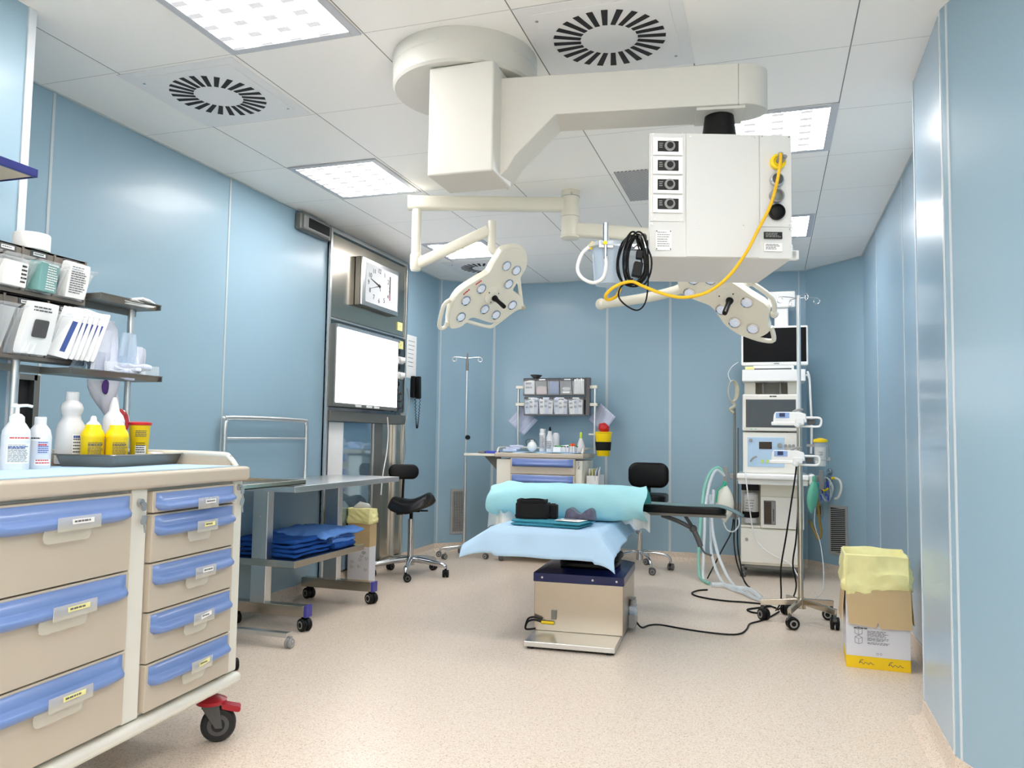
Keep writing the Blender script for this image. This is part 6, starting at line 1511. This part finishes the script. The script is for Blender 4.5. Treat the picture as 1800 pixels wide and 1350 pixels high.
# breathing tubes
def line3(label, name, cat, pts, r_, mt, group=None, n=8, sm=6):
    o0 = Vector(pts[0]); mb = MB(); mb.tube([Vector(p)-o0 for p in pts], r_, n, smooth=sm); o = mb.build(name, mt); o.location = o0; return tag(o, label, cat, group)
line3('outer pale green breathing tube arching left of the cream bag down to the floor', 'breathing_tube', 'tube', [(-.36, 6.62, .825), (-.395, 6.60, .875), (-.45, 6.58, .845), (-.495, 6.55, .74), (-.515, 6.52, .60), (-.53, 6.50, .42), (-.54, 6.46, .22), (-.53, 6.42, .05), (-.50, 6.36, .016), (-.44, 6.24, .014)], .013, 'tubeg')
line3('inner clear breathing tube dropping beside the green one', 'breathing_tube', 'tube', [(-.35, 6.60, .81), (-.41, 6.57, .855), (-.46, 6.54, .75), (-.49, 6.5, .55), (-.495, 6.46, .35), (-.50, 6.42, .15), (-.49, 6.35, .016), (-.40, 6.20, .014)], .012, 'tubec')
line3('clear breathing tube slanting down to the drip stand foot', 'breathing_tube', 'tube', [(-.43, 6.56, .70), (-.44, 6.50, .45), (-.40, 6.42, .25), (-.33, 6.30, .10), (-.25, 6.10, .03), (-.14, 5.85, .015), (-.06, 5.72, .014)], .012, 'tubec')
line3('clear breathing tube crossing behind the slanting one', 'breathing_tube', 'tube', [(-.46, 6.56, .66), (-.45, 6.52, .40), (-.44, 6.44, .22), (-.38, 6.30, .07), (-.30, 6.12, .016), (-.19, 5.95, .014), (-.10, 5.80, .014)], .011, 'tubec')
line3('thick clear corrugated tube lying flat on the floor behind the right drip stand', 'breathing_tube', 'tube', [(-.42, 6.17, .018), (-.33, 6.18, .018), (-.24, 6.08, .02), (-.16, 6.02, .03), (-.10, 5.88, .03), (-.06, 5.74, .02)], .019, 'tubec')
line3('thin clear line looping below the cream breathing bag', 'thin_tube', 'tube', [(-.36, 6.63, .44), (-.33, 6.62, .38), (-.28, 6.62, .37), (-.24, 6.62, .42), (-.24, 6.64, .48)], .006, 'tubec')
for i, (lab, pts) in enumerate((('first black cable falling left of the machine toward the floor tubes', [(-.285, 6.70, .46), (-.30, 6.62, .36), (-.36, 6.56, .24), (-.42, 6.50, .12), (-.47, 6.42, .02)]),
        ('second black cable hanging left of the white lower door', [(-.275, 6.68, .46), (-.278, 6.65, .28), (-.25, 6.50, .14), (-.20, 6.35, .05), (-.16, 6.25, .01)]), ('third black cable nearest the white lower door', [(-.25, 6.68, .46), (-.25, 6.64, .26), (-.22, 6.48, .12), (-.19, 6.33, .03), (-.15, 6.22, .01)]))):
    line3(lab, 'power_cable', 'cable', pts, .0055, 'black')
line3('white cable crossing the lower door of the anaesthesia machine', 'power_cable', 'cable', [(-.19, 6.60, .90), (-.18, 6.58, .78), (-.17, 6.59, .68), (-.155, 6.70, .52), (-.13, 6.72, .36), (-.08, 6.72, .26), (.02, 6.70, .19), (.15, 6.66, .13), (.22, 6.5, .02)], .005, 'white')
line3('left of two black cables hanging in front of the cream cabinet', 'power_cable', 'cable', [(.17, 5.20, 1.18), (.155, 5.21, .95), (.12, 5.22, .7), (.09, 5.24, .5), (.06, 5.28, .30), (.06, 5.35, .10), (.03, 5.45, .01)], .005, 'black')
line3('right of two black cables hanging in front of the cream cabinet', 'power_cable', 'cable', [(.165, 5.22, 1.0), (.165, 5.23, .75), (.15, 5.24, .5), (.13, 5.26, .34), (.15, 5.30, .2), (.12, 5.40, .09), (.04, 5.47, .01)], .005, 'black')
line3('olive green hose hanging right of the anaesthesia machine', 'gas_hose', 'hose', [(.35, 6.78, .72), (.36, 6.76, .6), (.368, 6.75, .48), (.38, 6.75, .38), (.36, 6.74, .33), (.33, 6.76, .39), (.30, 6.85, .46)], .010, 'olive')
line3('clear thin tube trailing to the floor right of the machine', 'thin_tube', 'tube', [(.34, 6.75, .60), (.33, 6.72, .45), (.37, 6.70, .30), (.385, 6.6, .12), (.36, 6.3, .01), (.30, 6.0, .008)], .004, 'tubec')
# suction canister right
t = thing('suction_canister', 'clear suction canister with bright yellow lid on the right of the machine', 'suction canister', (.372, 6.60, .905))
mb = MB(); mb.lathe([(.0, 0), (.04, 0), (.045, .006), (.05, .17), (.052, .18)], n=28); mb.build('canister', 'clear', t)
mb = MB(); mb.lathe([(.036, .004), (.043, .15), (0, .15)], n=28); mb.build('liner', 'bagw', t)
mb = MB(); mb.lathe([(.05, .185), (.054, .19), (.054, .208), (.03, .214), (.01, .22), (0, .22)], n=28); mb.build('lid', 'yellow', t)
mb = MB(); mb.bx(-.055, .055, -.055, -.05, .05, .055); mb.cyl((.06, 0, .02), (.06, 0, .17), .004); mb.box((.06, -.01, .06), (.02, .02, .025)); mb.bx(-.10, -.045, -.01, .01, .15, .17); mb.build('holder', 'grey', t)
s = MB(); s.box((.0, -.0495, .11), (.03, .001, .004)); s.box((.0, -.048, .09), (.022, .001, .003)); s.build('print', 'ink', t)
# cable hook on the wall with ECG leads
t = thing('lead_hook', 'clear hook tag on the corner wall holding tangled blue and clear monitoring leads', 'cable hook', (.475, 7.135, .83), math.atan2(-.48, .414))
mb = MB(); mb.cyl((0, -.02, .02), (0, -.0005, .02), .024, .024, 20); mb.bx(-.028, .028, -.02, -.008, -.10, -.02); mb.build('hook_plate', 'chrome', t, bevel=.003)
mb = MB(); rnd = random.Random(9)
for k in range(5):
    w_ = .05+.02*rnd.random(); mb.tube([(w_*math.sin(2*PI*i/9)+rnd.uniform(-.01, .01), -.03-.004*k, -.13+.10*math.cos(2*PI*i/9)) for i in range(9)], .0035, 6, closed=True, smooth=3)
mb.build('clear_leads', 'tubec', t)
mb = MB()
for k in range(7):
    x = rnd.uniform(-.06, .07); z = rnd.uniform(-.19, -.06); mb.tube([(x, -.05, z), (x+.012, -.052, z-.02), (x+.006, -.05, z-.045)], .006, 6, smooth=2)
mb.build('blue_clips', 'navyb', t)
mb = MB(); mb.tube([(-.02, -.055, -.09), (-.03, -.06, -.12), (.0, -.06, -.14), (.03, -.055, -.12)], .008, 8, smooth=3); mb.tube([(.06, -.04, -.035), (.10, -.04, -.03)], .010, 8); mb.build('yellow_sleeve', 'yellow', t)
mb = MB(); mb.lathe([(.018, -.03), (.03, 0), (.02, .03)], (-.075, -.05, -.10), (1, 0, .4), 16); mb.build('cyan_mask', 'teald', t)
mb = MB(); mb.tube([(.10, -.04, -.03), (.145, -.04, -.05), (.16, -.04, -.11), (.13, -.04, -.18), (.09, -.04, -.20)], .009, 8, smooth=5); mb.build('pale_tube', 'bagc', t)

# ================================================================ RIGHT DRIP STAND with pumps
iv = thing('drip_stand', 'tall drip stand with four hooks carrying two white pumps in front of the anaesthesia machine', 'drip stand', (.173, 5.20, 0))
mb = MB(); mb.cyl((0, 0, .10), (0, 0, 1.22), .0165, .0165, 20); mb.build('lower_pole', 'steelw', iv)
mb = MB(); mb.cyl((0, 0, 1.22), (0, 0, 2.005), .0125, .0125, 18); mb.build('upper_pole', 'steel', iv)
mb = MB(); hooks(mb, 1.985, .125, 4, R(22), .0028); mb.build('hooks', 'chrome', iv)
for k in range(5):
    a = R(-108+72*k); d = Vector((math.cos(a), math.sin(a), 0)); s_ = Vector((-d.y, d.x, 0))
    mb = MB(); mb.box((d*.12+Vector((0, 0, .115))), (.23, .022, .035), (0, .10, a)); mb.build('base_leg', 'steelw', iv, bevel=.003)
    caster(iv, .225*d.x, .225*d.y, .095, .036, 'black', 'dgrey', a+PI/2+.6, .026, hub='grey')
mb = MB(); mb.cyl((0, 0, .085), (0, 0, .15), .028, .024, 20); mb.build('hub', 'steelw', iv)
def pump(label, z, seed, sc_=1.0):
    t = thing('infusion_pump', label, 'infusion pump', (.173, 5.20, z), 0, None)
    mb = MB(); 
    mb.prism([(-.155, -.035), (-.15, .012), (-.142, .03), (.0, .03), (.035, .018), (.04, -.035)], -.10, -.02, (0, 0, 0), (1, 0, 0), (0, 0, 1), (0, 1, 0)); mb.build('pump_body', 'whiteg', t, bevel=.008, seg=3)
    mb = MB(); mb.bx(-.165, -.02, -.105, -.03, -.052, -.03); mb.build('syringe_tray', 'whiteg', t, bevel=.006)
    mb = MB(); mb.bx(-.138, -.06, -.103, -.0985, -.008, .026); mb.build('keypad', 'bluep2', t, bevel=.001)
    mb = MB(); mb.bx(-.118, -.085, -.1055, -.102, .0, .023); mb.build('display', 'lcd', t)
    mb = MB(); mb.bx(-.03, .025, -.115, -.05, -.05, -.012); mb.cyl((-.02, -.11, -.062), (-.005, -.11, -.03), .018, .016, 14); mb.build('clamp', 'white', t, bevel=.006)
    mb = MB(); mb.tube([(-.02, -.07, -.005), (.09, -.07, -.003), (.118, -.07, -.010), (.122, -.07, -.03), (.115, -.07, -.052), (.09, -.07, -.058), (-.02, -.07, -.055)], .007, 10, smooth=4); mb.build('carry_handle', 'whiteg', t)
    mb = MB(); mb.tube([(-.04, -.05, .03), (-.01, -.05, .045), (.02, -.04, .045)], .008, 8, smooth=3); mb.bx(-.03, .02, -.02, .02, -.04, .02); mb.build('pole_grip', 'grey', t, bevel=.003)
    mb = MB(); mb.bx(.045, .088, -.06, -.03, -.045, -.012); mb.build('vent_block', 'dgrey', t, bevel=.003)
    return t

pump('upper white infusion pump with dark blue display on the right drip stand', 1.245, 1)
p2 = pump('lower white infusion pump with dark blue display on the right drip stand', 1.012, 2)
p2.location.x -= .012; 

# ================================================================ CARDBOARD WASTE BOX (right)
wb = thing('waste_box', 'large printed cardboard waste box with yellow liner beside the right wall pillar', 'waste box', (.35, 4.28, 0), R(-2))
bw, bd_ = .285, .30
mb = MB(); mb.m = 0; mb.bx(0, bw, 0, bd_, .058, .50); mb.m = 1; mb.bx(0, bw, 0, bd_, 0, .058); mb.build('box_body', ['cardw', 'cardy'], wb, bevel=.0015)
mb = MB()
P = [(-.002, -.006, .395), (bw+.004, -.006, .395), (bw+.008, -.022, .205), (bw*.5+.01, -.022, .200), (bw*.5, -.020, .228), (bw*.5-.01, -.022, .203), (.012, -.022, .215)]
mb.add(P+[(x, y+.004, z) for x, y, z in P], [tuple(range(7)), tuple(range(13, 6, -1))]+[(i, (i+1) % 7, 7+(i+1) % 7, 7+i) for i in range(7)]); mb.build('front_flap', 'card', wb)
mb = MB()
P = [(-.006, .0, .395), (-.006, bd_, .395), (-.022, bd_-.02, .21), (-.022, .015, .22)]
mb.add(P+[(x+.004, y, z) for x, y, z in P], [(0, 1, 2, 3), (7, 6, 5, 4)]+[(i, (i+1) % 4, 4+(i+1) % 4, 4+i) for i in range(4)]); mb.build('side_flap', 'card', wb)
mb = MB()
P = [(bw+.006, .0, .395), (bw+.006, bd_, .395), (bw+.022, bd_-.02, .21), (bw+.022, .015, .22)]
mb.add(P+[(x-.004, y, z) for x, y, z in P], [(0, 1, 2, 3), (7, 6, 5, 4)]+[(i, (i+1) % 4, 4+(i+1) % 4, 4+i) for i in range(4)]); mb.build('side_flap', 'card', wb)
liner(wb, 0, bw, 0, bd_, .37, .50, .545, seed=8, dip=.03)
s = MB(); y = -.0008
s.m = 0; s.lines((.035, y, .195), (1, 0, 0), (0, 0, -1), .08, .008, 1, 3, lh=.8)
for z, nn in ((.182, 5), (.150, 3), (.128, 2)): s.lines((.095, y, z), (1, 0, 0), (0, 0, -1), .10, .006*nn, nn, int(z*1000), lh=.4)
for z in (.165, .122):
    for a, b in (((.04, 0), (.04, .026)), ((.072, 0), (.072, .026)), ((.056, -.006), (.056, .018)), ((.04, 0), (.056, -.006)), ((.056, -.006), (.072, 0)), ((.04, .026), (.056, .018)), ((.056, .018), (.072, .026)), ((.04, .026), (.056, .034)), ((.056, .034), (.072, .026))):
        s.tube([(a[0], y, z+a[1]), (b[0], y, z+b[1])], .0008, 4)
for x in (.14, .155): s.tube([(x+.005*math.cos(k), y, .075+.005*math.sin(k)) for k in range(6)], .0007, 4, closed=True)
for x in (.06, .19):
    s.tube([(x+.008*k, y, .026+.006*math.sin(k*2.3)) for k in range(9)], .0012, 4, smooth=3); s.tube([(x-.002, y, .024), (x+.004, y, .038), (x+.016, y, .042)], .0014, 4, smooth=3)
s.build('printing', 'ink', wb)

# ================================================================ floor cables
F_ = lambda L, z=.006: [(x, y, z) for x, y in L]
line3('long black power cable on the floor from the operating table to the right drip stand', 'floor_cable', 'cable', [(-.735, 4.62, .05), (-.71, 4.66, .012)]+F_([(-.68, 4.76), (-.623, 4.793), (-.486, 4.744), (-.356, 4.71), (-.23, 4.704), (-.165, 4.75), (-.135, 4.87), (-.12, 5.02), (-.06, 5.13), (-.0, 5.28), (.05, 5.45)]), .005, 'black')
line3('black cable curling in a hairpin on the floor beside the breathing tubes', 'floor_cable', 'cable', F_([(-.44, 6.02), (-.50, 5.97), (-.535, 5.86), (-.50, 5.76), (-.40, 5.69), (-.28, 5.66), (-.16, 5.665), (-.04, 5.64), (.03, 5.55)]), .006, 'black')
line3('short black cable loop beside the left wheel of the right drip stand', 'floor_cable', 'cable', F_([(.0, 5.60), (-.09, 5.50), (-.145, 5.43), (-.12, 5.36), (-.07, 5.34)]), .006, 'black')
